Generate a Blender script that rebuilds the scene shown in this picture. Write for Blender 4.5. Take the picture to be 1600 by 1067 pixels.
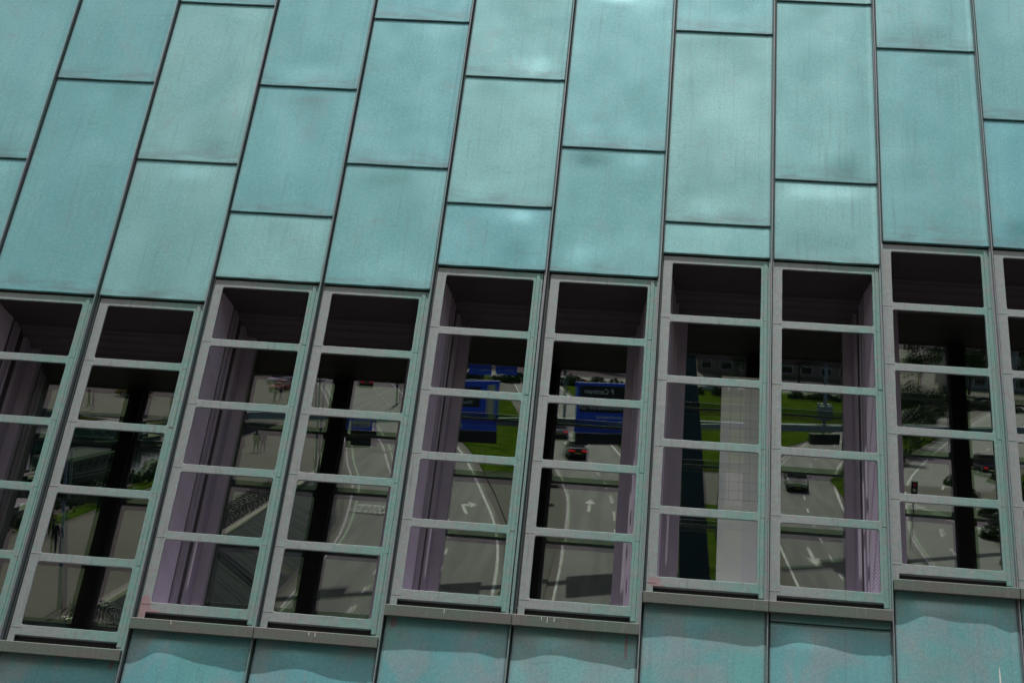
import bpy, bmesh, math, random
from mathutils import Vector, Matrix, noise
rnd = random.Random(7)
for o in list(bpy.data.objects): bpy.data.objects.remove(o)
sc = bpy.context.scene
COL = sc.collection

# ---------------------------------------------------------------- camera, sky, sun, exposure
TH = math.radians(33.0)                       # the facade leans out over the street by this angle
FM = Matrix(((1, 0, 0), (0, -math.sin(TH), -math.cos(TH)), (0, math.cos(TH), -math.sin(TH))))   # columns: along, up-slope, outward
CR = Matrix(((0.9946266834552816, 0.09623866951565307, -0.038155983129794534),
             (-0.06277663096824121, 0.8537361915868747, 0.516907738168948),
             (0.08232165670722082, -0.5117349251951808, 0.8551903362248565)))
CP = Vector((6.12589091, -7.55144832, 11.51947662))     # the camera in the facade's own frame
CW = Vector((0, 0, 1.65))                               # and in the world
FO = CW - FM @ CP                                       # the facade's origin in the world
FACADE = Matrix.Translation(FO) @ FM.to_4x4()
cam = bpy.data.cameras.new('camera'); cam.sensor_width = 36.0; cam.lens = 2400.365 / 1600 * 36
cam.clip_start = 0.1; cam.clip_end = 3000
co = bpy.data.objects.new('camera', cam); COL.objects.link(co)
co.matrix_world = Matrix.Translation(CW) @ (FM @ CR.transposed()).to_4x4()
sc.camera = co

SUN = Vector((-0.035, -0.745, 0.665)).normalized()
w = bpy.data.worlds.new('World'); sc.world = w; w.use_nodes = True
nt = w.node_tree; nt.nodes.clear()
sky = nt.nodes.new('ShaderNodeTexSky'); sky.sky_type = 'NISHITA'; sky.sun_disc = False
sky.sun_elevation = math.asin(SUN.z); sky.sun_rotation = math.atan2(SUN.x, SUN.y)
sky.air_density = 1.0; sky.dust_density = 2.0; sky.ozone_density = 1.0
bg = nt.nodes.new('ShaderNodeBackground'); bg.inputs[1].default_value = 0.11
wo = nt.nodes.new('ShaderNodeOutputWorld')
nt.links.new(sky.outputs[0], bg.inputs[0]); nt.links.new(bg.outputs[0], wo.inputs[0])
sl = bpy.data.lights.new('sun', 'SUN'); sl.energy = 4.2; sl.angle = math.radians(0.55); sl.color = (1.0, 0.965, 0.915)
so = bpy.data.objects.new('sun', sl); COL.objects.link(so)
so.rotation_euler = SUN.to_track_quat('Z', 'Y').to_euler(); so.location = (0, -30, 60)
sc.view_settings.view_transform = 'Standard'; sc.view_settings.look = 'None'
sc.view_settings.exposure = 0.0; sc.view_settings.gamma = 1.0; sc.view_settings.use_curve_mapping = False
sc.render.engine = 'CYCLES'
sc.cycles.max_bounces = 10; sc.cycles.transparent_max_bounces = 12

# ---------------------------------------------------------------- helpers
def tag(o, label=None, cat=None, group=None, kind=None):
    if label: o['label'] = label
    if cat: o['category'] = cat
    if group: o['group'] = group
    if kind: o['kind'] = kind
    return o

def link(name, me, parent=None, mat=None, mw=None):
    o = bpy.data.objects.new(name, me); COL.objects.link(o)
    if mat is not None and me is not None and not me.materials: me.materials.append(mat)
    if parent is not None: o.parent = parent
    if mw is not None: o.matrix_local = mw
    return o

def empty(name, loc=(0, 0, 0), rz=0.0, parent=None):
    o = bpy.data.objects.new(name, None); COL.objects.link(o)
    o.location = loc; o.rotation_euler = (0, 0, rz); o.empty_display_size = 0.3
    if parent: o.parent = parent
    return o

def copy_tree(o, parent=None):
    c = o.copy(); COL.objects.link(c); c.parent = parent
    for ch in list(o.children):
        copy_tree(ch, c)
    return c

class MB:
    def __init__(s): s.v = []; s.f = []; s.mi = []
    def add(s, vs, fs, mi=0):
        b = len(s.v); s.v += [tuple(x) for x in vs]; s.f += [tuple(i + b for i in f) for f in fs]; s.mi += [mi] * len(fs)
        return s
    def box(s, x0, x1, y0, y1, z0, z1, mi=0):
        return s.add([(x0, y0, z0), (x1, y0, z0), (x1, y1, z0), (x0, y1, z0), (x0, y0, z1), (x1, y0, z1), (x1, y1, z1), (x0, y1, z1)],
                     [(0, 3, 2, 1), (4, 5, 6, 7), (0, 1, 5, 4), (1, 2, 6, 5), (2, 3, 7, 6), (3, 0, 4, 7)], mi)
    def tube(s, pts, r, n=8, mi=0, cap=True):
        pts = [Vector(p) for p in pts]; rs = r if isinstance(r, (list, tuple)) else [r] * len(pts)
        rings = []
        for i, p in enumerate(pts):
            d = (pts[min(i + 1, len(pts) - 1)] - pts[max(i - 1, 0)]).normalized()
            q = d.to_track_quat('Z', 'Y')
            rings.append([p + q @ Vector((math.cos(2 * math.pi * k / n) * rs[i], math.sin(2 * math.pi * k / n) * rs[i], 0)) for k in range(n)])
        vs = [x for rg in rings for x in rg]; fs = []
        for i in range(len(pts) - 1):
            for k in range(n):
                fs.append((i * n + k, i * n + (k + 1) % n, (i + 1) * n + (k + 1) % n, (i + 1) * n + k))
        if cap: fs += [tuple(reversed(range(n))), tuple(range((len(pts) - 1) * n, len(pts) * n))]
        return s.add(vs, fs, mi)
    def torus(s, c, axis, R, r, n=20, m=6, mi=0):
        q = Vector(axis).to_track_quat('Z', 'Y'); c = Vector(c); vs = []; fs = []
        for i in range(n):
            a = 2 * math.pi * i / n
            for j in range(m):
                b = 2 * math.pi * j / m
                vs.append(c + q @ Vector(((R + r * math.cos(b)) * math.cos(a), (R + r * math.cos(b)) * math.sin(a), r * math.sin(b))))
        for i in range(n):
            for j in range(m):
                fs.append((i * m + j, ((i + 1) % n) * m + j, ((i + 1) % n) * m + (j + 1) % m, i * m + (j + 1) % m))
        return s.add(vs, fs, mi)
    def prism(s, poly, axis, a, b, mi=0):
        # poly of 2-D points extruded along axis: 'x' (y,z), 'y' (x,z), 'z' (x,y)
        def mk(p, t): return {'x': (t, p[0], p[1]), 'y': (p[0], t, p[1]), 'z': (p[0], p[1], t)}[axis]
        n = len(poly); vs = [mk(p, a) for p in poly] + [mk(p, b) for p in poly]
        fs = [tuple(reversed(range(n))), tuple(range(n, 2 * n))] + [(i, (i + 1) % n, n + (i + 1) % n, n + i) for i in range(n)]
        return s.add(vs, fs, mi)
    def mesh(s, name, mats=(), smooth=False, bevel=0.0):
        me = bpy.data.meshes.new(name); me.from_pydata(s.v, [], s.f)
        for m in mats: me.materials.append(m)
        if len(mats) > 1: me.polygons.foreach_set('material_index', s.mi)
        bm = bmesh.new(); bm.from_mesh(me)
        bmesh.ops.recalc_face_normals(bm, faces=bm.faces)
        if bevel: bmesh.ops.bevel(bm, geom=[e for e in bm.edges if len(e.link_faces) == 2 and e.calc_face_angle(0) > 0.6], offset=bevel, segments=2, affect='EDGES', profile=0.6)
        bm.to_mesh(me); bm.free()
        if smooth: me.polygons.foreach_set('use_smooth', [True] * len(me.polygons))
        me.update(); return me
    def obj(s, name, mats, parent=None, smooth=False, bevel=0.0):
        if not isinstance(mats, (list, tuple)): mats = [mats]
        return link(name, s.mesh(name, mats, smooth, bevel), parent)

# ---- materials
class N:
    def __init__(s, name):
        s.m = bpy.data.materials.new(name); s.m.use_nodes = True; s.t = s.m.node_tree; s.t.nodes.clear()
        s.out = s.n('ShaderNodeOutputMaterial')
    def n(s, typ, **k):
        x = s.t.nodes.new(typ)
        for a, b in k.items(): setattr(x, a, b)
        return x
    def l(s, a, b): s.t.links.new(a, b)
    def set(s, inp, v):
        if hasattr(v, 'is_linked') or hasattr(v, 'links'): s.l(v, inp)
        else: inp.default_value = v
    def pos(s): return s.n('ShaderNodeNewGeometry').outputs['Position']
    def tc(s, k): return s.n('ShaderNodeTexCoord').outputs[k]
    def mapping(s, vec, scale=(1, 1, 1), rot=(0, 0, 0), loc=(0, 0, 0)):
        x = s.n('ShaderNodeMapping'); s.l(vec, x.inputs[0]); x.inputs['Scale'].default_value = scale; x.inputs['Rotation'].default_value = rot; x.inputs['Location'].default_value = loc
        return x.outputs[0]
    def noise(s, vec, scale, detail=3, rough=0.5, dist=0.0):
        x = s.n('ShaderNodeTexNoise'); s.l(vec, x.inputs['Vector']); x.inputs['Scale'].default_value = scale
        x.inputs['Detail'].default_value = detail; x.inputs['Roughness'].default_value = rough; x.inputs['Distortion'].default_value = dist
        return x.outputs['Fac']
    def ramp(s, fac, stops):
        x = s.n('ShaderNodeValToRGB'); s.l(fac, x.inputs[0]); e = x.color_ramp.elements
        while len(e) < len(stops): e.new(0.5)
        for i, (p, c) in enumerate(stops):
            e[i].position = p; e[i].color = (c, c, c, 1) if isinstance(c, (int, float)) else (*c, 1)
        return x.outputs[0]
    def rng(s, v, a, b, c=0.0, d=1.0, smooth=True):
        x = s.n('ShaderNodeMapRange'); x.interpolation_type = 'SMOOTHSTEP' if smooth else 'LINEAR'
        s.set(x.inputs[0], v)
        for i, q in enumerate((a, b, c, d)): x.inputs[i + 1].default_value = q
        return x.outputs[0]
    def mix(s, fac, a, b, mode='MIX'):
        x = s.n('ShaderNodeMix', data_type='RGBA', blend_type=mode)
        s.set(x.inputs[0], fac)
        for i, v in ((6, a), (7, b)):
            if isinstance(v, tuple): x.inputs[i].default_value = (*v, 1)
            else: s.l(v, x.inputs[i])
        return x.outputs[2]
    def math(s, op, a, b=0.0):
        x = s.n('ShaderNodeMath', operation=op); s.set(x.inputs[0], a); s.set(x.inputs[1], b); return x.outputs[0]
    def bump(s, h, strength, dist):
        x = s.n('ShaderNodeBump'); x.inputs['Strength'].default_value = strength; x.inputs['Distance'].default_value = dist; s.l(h, x.inputs['Height']); return x.outputs[0]
    def bsdf(s, color, rough=0.5, metal=0.0, spec=0.5, normal=None, **k):
        x = s.n('ShaderNodeBsdfPrincipled')
        if isinstance(color, tuple): x.inputs['Base Color'].default_value = (*color, 1)
        else: s.l(color, x.inputs['Base Color'])
        s.set(x.inputs['Roughness'], rough); s.set(x.inputs['Metallic'], metal); x.inputs['Specular IOR Level'].default_value = spec
        if normal: s.l(normal, x.inputs['Normal'])
        for a, b in k.items(): x.inputs[a].default_value = b
        s.l(x.outputs[0], s.out.inputs[0]); return s.m

def plain(name, col, rough=0.5, metal=0.0, var=0.15, scale=6.0, spec=0.5):
    n = N(name); f = n.noise(n.pos(), scale, 4)
    c = n.mix(f, tuple(x * (1 - var) for x in col), tuple(min(1, x * (1 + var)) for x in col))
    return n.bsdf(c, rough, metal, spec)

def facade_uv(n):
    # position measured in the facade's own frame (metres along, up the slope, outward)
    v = n.n('ShaderNodeMapping', vector_type='POINT')
    sub = n.n('ShaderNodeVectorMath', operation='SUBTRACT'); n.l(n.pos(), sub.inputs[0]); sub.inputs[1].default_value = FO
    n.l(sub.outputs[0], v.inputs[0])
    v.inputs['Rotation'].default_value = FM.transposed().to_euler('XYZ')
    return v.outputs[0]

def copper(name, worn):
    n = N(name); p = facade_uv(n); g = n.tc('Generated'); oi = n.n('ShaderNodeObjectInfo').outputs['Random']
    seed = n.n('ShaderNodeVectorMath', operation='SCALE'); cx = n.n('ShaderNodeCombineXYZ'); n.l(oi, cx.inputs[0]); n.l(oi, cx.inputs[1]); n.l(cx.outputs[0], seed.inputs[0]); seed.inputs[3].default_value = 37.0
    ad = n.n('ShaderNodeVectorMath', operation='ADD'); n.l(p, ad.inputs[0]); n.l(seed.outputs[0], ad.inputs[1]); q = ad.outputs[0]
    big = n.noise(q, 0.9, 3, 0.55, 0.6)
    c = n.mix(n.rng(big, 0.3, 0.7), (0.140, 0.455, 0.49), (0.19, 0.53, 0.575))
    hv = n.n('ShaderNodeHueSaturation'); n.l(c, hv.inputs['Color'])
    n.l(n.rng(oi, 0, 1, 0.488, 0.512, False), hv.inputs['Hue']); n.l(n.rng(n.noise(q, 0.01, 0), 0.35, 0.65, 0.92, 1.03, False), hv.inputs['Value']); n.l(n.rng(oi, 0, 1, 0.8, 1.02, False), hv.inputs['Saturation'])
    c = hv.outputs[0]
    if worn:
        m = n.rng(n.noise(q, 1.7, 5, 0.62, 0.5), 0.42, 0.62)
        c = n.mix(n.math('MULTIPLY', m, 0.7), c, (0.33, 0.385, 0.42))
        m2 = n.rng(n.noise(n.mapping(q, (5, 0.7, 1)), 1.5, 4, 0.6), 0.56, 0.7)
        c = n.mix(n.math('MULTIPLY', m2, 0.45), c, (0.36, 0.35, 0.40))
        m3 = n.rng(n.noise(q, 1.1, 2, 0.5), 0.5, 0.7)
        c = n.mix(n.math('MULTIPLY', m3, 0.45), c, (0.16, 0.50, 0.46))
    # fine grain of the patina and drips down the slope
    gr = n.noise(q, 95, 3, 0.8); gr2 = n.noise(q, 34, 4, 0.7)
    c = n.mix(n.math('MULTIPLY', n.rng(gr, 0.46, 0.63), 0.54), c, (0.09, 0.25, 0.28))
    c = n.mix(n.math('MULTIPLY', n.rng(gr2, 0.5, 0.72), 0.40), c, (0.32, 0.54, 0.56))
    dr = n.noise(n.mapping(q, (26, 1.1, 1)), 1.0, 5, 0.6)
    c = n.mix(n.math('MULTIPLY', n.rng(dr, 0.52, 0.74), 0.34), c, (0.13, 0.24, 0.26))
    # scuffs: thin slanted scratches
    sc_ = n.noise(n.mapping(q, (1.2, 9, 1), (0, 0, 0.5)), 2.2, 6, 0.75, 1.2)
    c = n.mix(n.math('MULTIPLY', n.rng(sc_, 0.60, 0.70), 0.45), c, (0.14, 0.21, 0.24))
    sm = n.rng(n.noise(n.mapping(q, (1.6, 1, 1), (0, 0, -.6)), 1.3, 5, 0.7, 1.5), 0.55, 0.72)
    c = n.mix(n.math('MULTIPLY', sm, 0.38), c, (0.24, 0.33, 0.37))
    # grime that collects above the lower fold and along the edges of each sheet
    sep = n.n('ShaderNodeSeparateXYZ'); n.l(g, sep.inputs[0])
    eb = n.rng(n.math('ADD', sep.outputs[1], n.math('MULTIPLY', n.math('SUBTRACT', n.noise(q, 5, 5, 0.7), 0.5), 0.14)), 0.0, 0.12, 1.0, 0.0)
    eb = n.math('MULTIPLY', eb, n.rng(n.noise(n.mapping(q, (3, 14, 1)), 1.0, 4, 0.6), 0.35, 0.65))
    c = n.mix(n.math('MULTIPLY', eb, 0.5), c, (0.15, 0.17, 0.20))
    ex = n.math('MINIMUM', sep.outputs[0], n.math('SUBTRACT', 1.0, sep.outputs[0]))
    ee = n.math('MULTIPLY', n.rng(n.math('ADD', ex, n.math('MULTIPLY', n.noise(q, 14, 3), 0.03)), 0.012, 0.05, 1.0, 0.0), 0.45)
    c = n.mix(ee, c, (0.22, 0.27, 0.30))
    if worn:
        c = stains(n, p, c)
    rough = n.rng(n.noise(q, 2.5, 3), 0.3, 0.7, 0.32, 0.42)
    hb = n.math('ADD', n.math('MULTIPLY', gr, 0.4), n.math('MULTIPLY', gr2, 0.6))
    return n.bsdf(c, rough, 0.24, 0.48, n.bump(hb, 0.2, 0.0035))

STAINS = [(2.31, -3.345, .06, .11), (2.36, -3.385, .10, .03), (6.365, -2.80, .06, .045), (6.42, -2.845, .045, .03), (8.03, -2.86, .09, .022), (7.02, -2.86, .06, .016),
          (6.175, -3.36, .014, .13), (2.16, -3.84, .022, .05), (4.33, -3.31, .03, .05)]
def stains(n, p, c):
    sp = n.n('ShaderNodeSeparateXYZ'); n.l(p, sp.inputs[0])
    wob = n.math('MULTIPLY', n.math('SUBTRACT', n.noise(p, 22, 5, 0.65), 0.5), 1.6)
    tot = None
    for (u, v, a, b) in STAINS:
        du = n.math('DIVIDE', n.math('SUBTRACT', sp.outputs[0], u), a); dv = n.math('DIVIDE', n.math('SUBTRACT', sp.outputs[1], v), b)
        d = n.math('ADD', n.math('ADD', n.math('MULTIPLY', du, du), n.math('MULTIPLY', dv, dv)), wob)
        m = n.rng(d, 0.6, 1.0, 1.0, 0.0)
        tot = m if tot is None else n.math('MAXIMUM', tot, m)
    return n.mix(n.math('MULTIPLY', tot, 0.6), c, (0.33, 0.15, 0.175))

def frame_copper(name):
    n = N(name); p = facade_uv(n); o = n.tc('Object')
    s = n.n('ShaderNodeSeparateXYZ'); n.l(o, s.inputs[0])
    k = n.rng(n.math('ADD', s.outputs[0], n.math('MULTIPLY', n.math('SUBTRACT', n.noise(p, 6, 4, 0.7), 0.5), 0.45)), 0.45, 1.15)
    c = n.mix(k, (0.265, 0.285, 0.30), (0.155, 0.31, 0.285))
    d = n.rng(n.noise(p, 9, 6, 0.72), 0.46, 0.58)
    c = n.mix(n.math('MULTIPLY', d, 0.55), c, (0.265, 0.26, 0.27))
    g = n.rng(n.noise(n.mapping(p, (1, 1, 1)), 26, 5, 0.75), 0.48, 0.62)
    c = n.mix(n.math('MULTIPLY', g, 0.45), c, (0.165, 0.36, 0.32))
    f = n.noise(p, 80, 4, 0.75)
    c = n.mix(n.math('MULTIPLY', n.rng(f, 0.45, 0.7), 0.42), c, (0.13, 0.165, 0.165))
    st = n.noise(n.mapping(p, (60, 3, 1)), 1.0, 4, 0.6)
    c = n.mix(n.math('MULTIPLY', n.rng(st, 0.55, 0.75), 0.35), c, (0.13, 0.18, 0.18))
    # dark run-off streaks and pale scuffs on the folded metal
    ro = n.rng(n.noise(n.mapping(p, (34, 1.6, 1)), 1.0, 5, 0.7, 0.4), 0.54, 0.70)
    c = n.mix(n.math('MULTIPLY', ro, 0.5), c, (0.11, 0.135, 0.13))
    sf = n.rng(n.noise(n.mapping(p, (3, 9, 1)), 4.0, 5, 0.75), 0.60, 0.70)
    c = n.mix(n.math('MULTIPLY', sf, 0.55), c, (0.42, 0.44, 0.45))
    c = stains(n, p, c)
    hb = n.math('ADD', n.math('MULTIPLY', f, 0.3), n.noise(p, 18, 3))
    return n.bsdf(c, n.rng(n.noise(p, 8, 3), 0.3, 0.7, 0.48, 0.62), 0.15, 0.45, n.bump(hb, 0.35, 0.006))

def seam_copper(name):
    n = N(name); p = facade_uv(n)
    c = n.mix(n.rng(n.noise(n.mapping(p, (4, 1.2, 1)), 1.4, 5, 0.65), 0.4, 0.62), (0.26, 0.26, 0.29), (0.19, 0.31, 0.30))
    c = n.mix(n.math('MULTIPLY', n.rng(n.noise(p, 60, 4, 0.7), 0.45, 0.7), 0.5), c, (0.09, 0.11, 0.12))
    return n.bsdf(c, 0.5, 0.15, 0.45, n.bump(n.noise(p, 40, 3), 0.2, 0.003))

def sill_copper(name):
    n = N(name); p = facade_uv(n)
    c = n.mix(n.rng(n.noise(n.mapping(p, (1.5, 6, 1)), 1.6, 5, 0.65), 0.38, 0.64), (0.145, 0.145, 0.138), (0.115, 0.175, 0.145))
    c = n.mix(n.math('MULTIPLY', n.rng(n.noise(p, 90, 4, 0.7), 0.45, 0.7), 0.5), c, (0.07, 0.07, 0.065))
    c = n.mix(n.math('MULTIPLY', n.rng(n.noise(n.mapping(p, (30, 2, 1)), 1, 4), 0.55, 0.75), 0.4), c, (0.24, 0.23, 0.21))
    return n.bsdf(c, 0.6, 0.1, 0.4, n.bump(n.noise(p, 40, 3), 0.3, 0.004))

def reveal_paint(name, col, ribs):
    n = N(name); p = facade_uv(n)
    c = n.mix(n.noise(n.mapping(p, (3, .6, 1)), 2.0, 4, 0.6), tuple(x * 0.82 for x in col), tuple(x * 1.12 for x in col))
    nm = None
    if ribs:
        s = n.n('ShaderNodeSeparateXYZ'); n.l(p, s.inputs[0])
        h = n.math('SINE', n.math('MULTIPLY', s.outputs[1], 2 * math.pi / 0.03))
        nm = n.bump(h, 0.3, 0.004)
    return n.bsdf(c, 0.55, 0.0, 0.4, nm)

def mirror_glass(name, tint, amount, backed):
    n = N(name)
    gl = n.n('ShaderNodeBsdfGlossy'); gl.inputs['Color'].default_value = (*tint, 1); gl.inputs['Roughness'].default_value = 0.0
    if backed:
        b = n.n('ShaderNodeBsdfDiffuse'); b.inputs['Color'].default_value = (0.004, 0.004, 0.004, 1)
    else:
        b = n.n('ShaderNodeBsdfTransparent'); b.inputs['Color'].default_value = (0.93, 0.95, 0.93, 1)
    lw = n.n('ShaderNodeFresnel'); lw.inputs[0].default_value = 1.5
    fac = n.math('MINIMUM', n.math('ADD', lw.outputs[0], amount), 0.95)
    mx = n.n('ShaderNodeMixShader'); n.l(fac, mx.inputs[0]); n.l(b.outputs[0], mx.inputs[1]); n.l(gl.outputs[0], mx.inputs[2])
    n.l(mx.outputs[0], n.out.inputs[0]); return n.m

M_PANEL = copper('copper_patina', False)
M_LOWER = copper('copper_patina_streaked', True)
M_FRAME = frame_copper('copper_frame')
M_SEAM = seam_copper('copper_seam'); M_GROOVE_SHADE = plain('groove_shade', (0.022, 0.038, 0.042), 0.7)  # near-black floor colour stands in for shade inside the seam groove
M_SILL = sill_copper('sill_metal')
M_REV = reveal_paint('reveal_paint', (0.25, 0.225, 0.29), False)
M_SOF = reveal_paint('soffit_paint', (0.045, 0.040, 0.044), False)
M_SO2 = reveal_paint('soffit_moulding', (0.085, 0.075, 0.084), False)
M_FOLD_SHADE = plain('fold_shade', (0.03, 0.028, 0.032), 0.7)  # dark strips paint extra shade into the grooves of the jamb steps
M_RIB = reveal_paint('reveal_ribbed', (0.44, 0.39, 0.49), True)
M_GL1 = mirror_glass('glass_outer', (0.92, 0.86, 0.96), 0.13, False)
M_GL2 = mirror_glass('glass_inner', (0.74, 1.0, 0.64), 0.19, True)
M_DARK = plain('dark_backing', (0.03, 0.03, 0.032), 0.8)
M_CORE = plain('core_concrete', (0.30, 0.29, 0.28), 0.85)
M_DROP = plain('dried_white', (0.72, 0.72, 0.70), 0.8)

# ---------------------------------------------------------------- the setting: ground
def zr(y):                                   # the carriageways run down a ramp towards the tunnel
    return -3.0 * min(1.0, max(0.0, (y + 110) / 60.0))

def ground_mat():
    n = N('plaza_paving'); p = n.pos()
    b = n.n('ShaderNodeTexBrick'); n.l(n.mapping(p, (1, 1, 1), (0, 0, 0.4)), b.inputs['Vector']); b.inputs['Scale'].default_value = 1.6
    b.inputs['Color1'].default_value = (0.112, 0.092, 0.066, 1); b.inputs['Color2'].default_value = (0.088, 0.075, 0.056, 1); b.inputs['Mortar'].default_value = (0.07, 0.062, 0.052, 1)
    b.inputs['Mortar Size'].default_value = 0.03
    c = n.mix(n.rng(n.noise(p, 0.12, 4), 0.35, 0.65), b.outputs[0], n.mix(0.5, b.outputs[0], (0.14, 0.12, 0.095)))
    return n.bsdf(c, 0.85, 0, 0.3)
M_PLAZA = ground_mat()
def asphalt_mat():
    n = N('asphalt'); p = n.pos()
    c = n.mix(n.rng(n.noise(n.mapping(p, (1.2, 0.06, 1)), 1.0, 4), 0.35, 0.65), (0.034, 0.035, 0.032), (0.098, 0.096, 0.085))
    c = n.mix(n.math('MULTIPLY', n.rng(n.noise(p, 0.35, 6, 0.75), 0.5, 0.66), 0.5), c, (0.035, 0.035, 0.034))
    return n.bsdf(c, 0.75, 0, 0.4, n.bump(n.noise(p, 60, 2), 0.3, 0.01))
M_ASPH = asphalt_mat()
M_CONC = plain('pale_concrete', (0.17, 0.165, 0.15), 0.8, var=0.4, scale=0.5)
def paint_mat():
    n = N('road_paint'); p = n.pos()
    c = n.mix(n.rng(n.noise(p, 3.0, 5, 0.7), 0.42, 0.62), (0.66, 0.65, 0.59), (0.36, 0.35, 0.31))
    return n.bsdf(c, 0.7, 0, 0.3)
M_WHITE = paint_mat()
def grass_mat():
    n = N('grass'); p = n.pos()
    c = n.mix(n.rng(n.noise(p, 0.45, 7, 0.78), 0.38, 0.60), (0.035, 0.07, 0.006), (0.10, 0.150, 0.016))
    c = n.mix(n.math('MULTIPLY', n.rng(n.noise(p, 0.16, 5, 0.7), 0.52, 0.68), 0.55), c, (0.11, 0.10, 0.035))
    c = n.mix(n.math('MULTIPLY', n.noise(p, 9, 3), 0.5), c, (0.03, 0.075, 0.004))
    return n.bsdf(c, 0.9, 0, 0.0, n.bump(n.noise(p, 12, 3), 0.6, 0.1))
M_GRASS = grass_mat()
def water_mat():
    n = N('canal_water'); p = n.pos()
    return n.bsdf((0.012, 0.022, 0.016), 0.06, 0, 0.5, n.bump(n.noise(n.mapping(p, (1, 1.6, 1)), 1.4, 3), 0.35, 0.06))
M_WATER = water_mat()

WL = [(-900, -27.2, -27.0), (-110, -27.2, -27.0), (-95, -23.6, -22.2), (-80, -23.0, -19.3), (-65, -22.6, -18.8), (900, -22.6, -18.8)]
def wl(y, k):
    for a, b in zip(WL, WL[1:]):
        if a[0] <= y <= b[0]:
            return a[k] + (b[k] - a[k]) * (y - a[0]) / (b[0] - a[0])
xs = [-900, -62, -35.0, -22.6, -18.8, 46, 46.4, 900]
ys = [-900, -128, -110, -95, -80, -65, -52, -42, -41.6, -30, 80]
def gz(i, j):
    x, y = xs[i], ys[j]
    if i in (4, 5) and y <= -42: return zr(y)
    return 0.0
mb = MB(); hole = set()
vs = [(wl(ys[j], i - 2) if i in (3, 4) else xs[i], ys[j], gz(i, j)) for j in range(len(ys)) for i in range(len(xs))]
fs = []
for j in range(len(ys) - 1):
    for i in range(len(xs) - 1):
        if i == 1 and 1 <= j <= 5: continue              # the canal basin
        a = j * len(xs) + i
        fs.append((a, a + 1, a + 1 + len(xs), a + len(xs)))
mb.add(vs, fs)
tag(mb.obj('ground', M_PLAZA), kind='structure')
# canal basin
mb = MB(); z = -1.1
mb.add([(-62, -128, 0), (-35, -128, 0), (-35, -52, 0), (-62, -52, 0), (-62, -128, -2.5), (-35, -128, -2.5), (-35, -52, -2.5), (-62, -52, -2.5)],
       [(0, 1, 5, 4), (1, 2, 6, 5), (2, 3, 7, 6), (3, 0, 4, 7), (4, 5, 6, 7)])
tag(mb.obj('canal_basin', M_CONC), kind='structure')
mb = MB(); mb.add([(-62, -128, z), (-35, -128, z), (-35, -52, z), (-62, -52, z)], [(0, 1, 2, 3)])
tag(mb.obj('canal_water', M_WATER), kind='structure')

def smooth_line(pts, n=5):
    out = []
    for i in range(len(pts) - 1):
        p = [Vector(pts[max(0, min(len(pts) - 1, i + k))]) for k in (-1, 0, 1, 2)]
        for q in range(n):
            t = q / n
            out.append(tuple(0.5 * ((2 * p[1]) + (p[2] - p[0]) * t + (2 * p[0] - 5 * p[1] + 4 * p[2] - p[3]) * t * t + (-p[0] + 3 * p[1] - 3 * p[2] + p[3]) * t ** 3)))
    return out + [tuple(pts[-1])]
def strip(name, left, right, mat, dz=0.012, parent=None, kind='structure', thick=0.0):
    # a sheet between two edge lines given as (x, y) lists of equal length, resampled so that it follows the ramp
    L, Rr = [], []
    for k in range(len(left) - 1):
        m = max(1, int(abs(left[k][1] - left[k + 1][1]) / 3))
        for q in range(m):
            t = q / m
            L.append(Vector(left[k]).lerp(Vector(left[k + 1]), t)); Rr.append(Vector(right[k]).lerp(Vector(right[k + 1]), t))
    L.append(Vector(left[-1])); Rr.append(Vector(right[-1]))
    mb = MB(); n = len(L); vs = []
    for a, b in zip(L, Rr):
        za = zr(a[1]) if a[0] > wl(a[1], 2) - 1.2 else 0.0; zb = zr(b[1]) if b[0] > wl(b[1], 2) - 1.2 else 0.0
        vs += [(a[0], a[1], za + dz), (b[0], b[1], zb + dz)]
    mb.add(vs, [(2 * i, 2 * i + 1, 2 * i + 3, 2 * i + 2) for i in range(n - 1)])
    if thick:
        lo = [(x, y, zz - thick) for x, y, zz in vs]; b = len(vs)
        mb.add(vs + lo, [(2 * i, 2 * i + 2, b + 2 * i + 2, b + 2 * i) for i in range(n - 1)] + [(2 * i + 1, 2 * i + 3, b + 2 * i + 3, b + 2 * i + 1) for i in range(n - 1)])
    o = mb.obj(name, mat, parent)
    if kind and parent is None: tag(o, kind=kind)
    return o

def offs(pts, d):
    out = []
    for i, p in enumerate(pts):
        a = Vector(pts[max(0, i - 1)]); b = Vector(pts[min(len(pts) - 1, i + 1)]); t = (b - a).normalized()
        out.append((p[0] + t[1] * d, p[1] - t[0] * d))
    return out

# carriageway B (out of the tunnel, curving away), A (straight on), C and D on the far side of the grass
BR = [(-52, -240), (-37.5, -205), (-31.5, -184), (-20.8, -140), (-15.7, -118), (-12.7, -104), (-10.7, -94), (-8.8, -84), (-7.6, -74), (-6.9, -62), (-6.6, -44)]
BL = [(-64, -236), (-48.5, -200), (-42.0, -180), (-31.6, -138), (-26.6, -118), (-23.6, -104), (-21.2, -94), (-19.2, -81), (-18.5, -73), (-18.2, -62), (-18.2, -44)]
BL, BR = smooth_line(BL), smooth_line(BR)
roadB = strip('road', BL, BR, M_ASPH)
AL = [(-22, -240), (-16, -190), (-10.5, -140), (-6.9, -112), (-5.1, -98.2), (-4.5, -89.8), (-4.2, -78), (-4.0, -68.3), (-4.0, -44)]
AR = [(-14.5, -240), (-8.7, -190), (-3.2, -140), (0.1, -112), (1.9, -98.2), (2.5, -89.8), (2.8, -78), (3.0, -68.3), (3.0, -44)]
AL, AR = smooth_line(AL), smooth_line(AR)
roadA = strip('road', AL, AR, M_ASPH)
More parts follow.
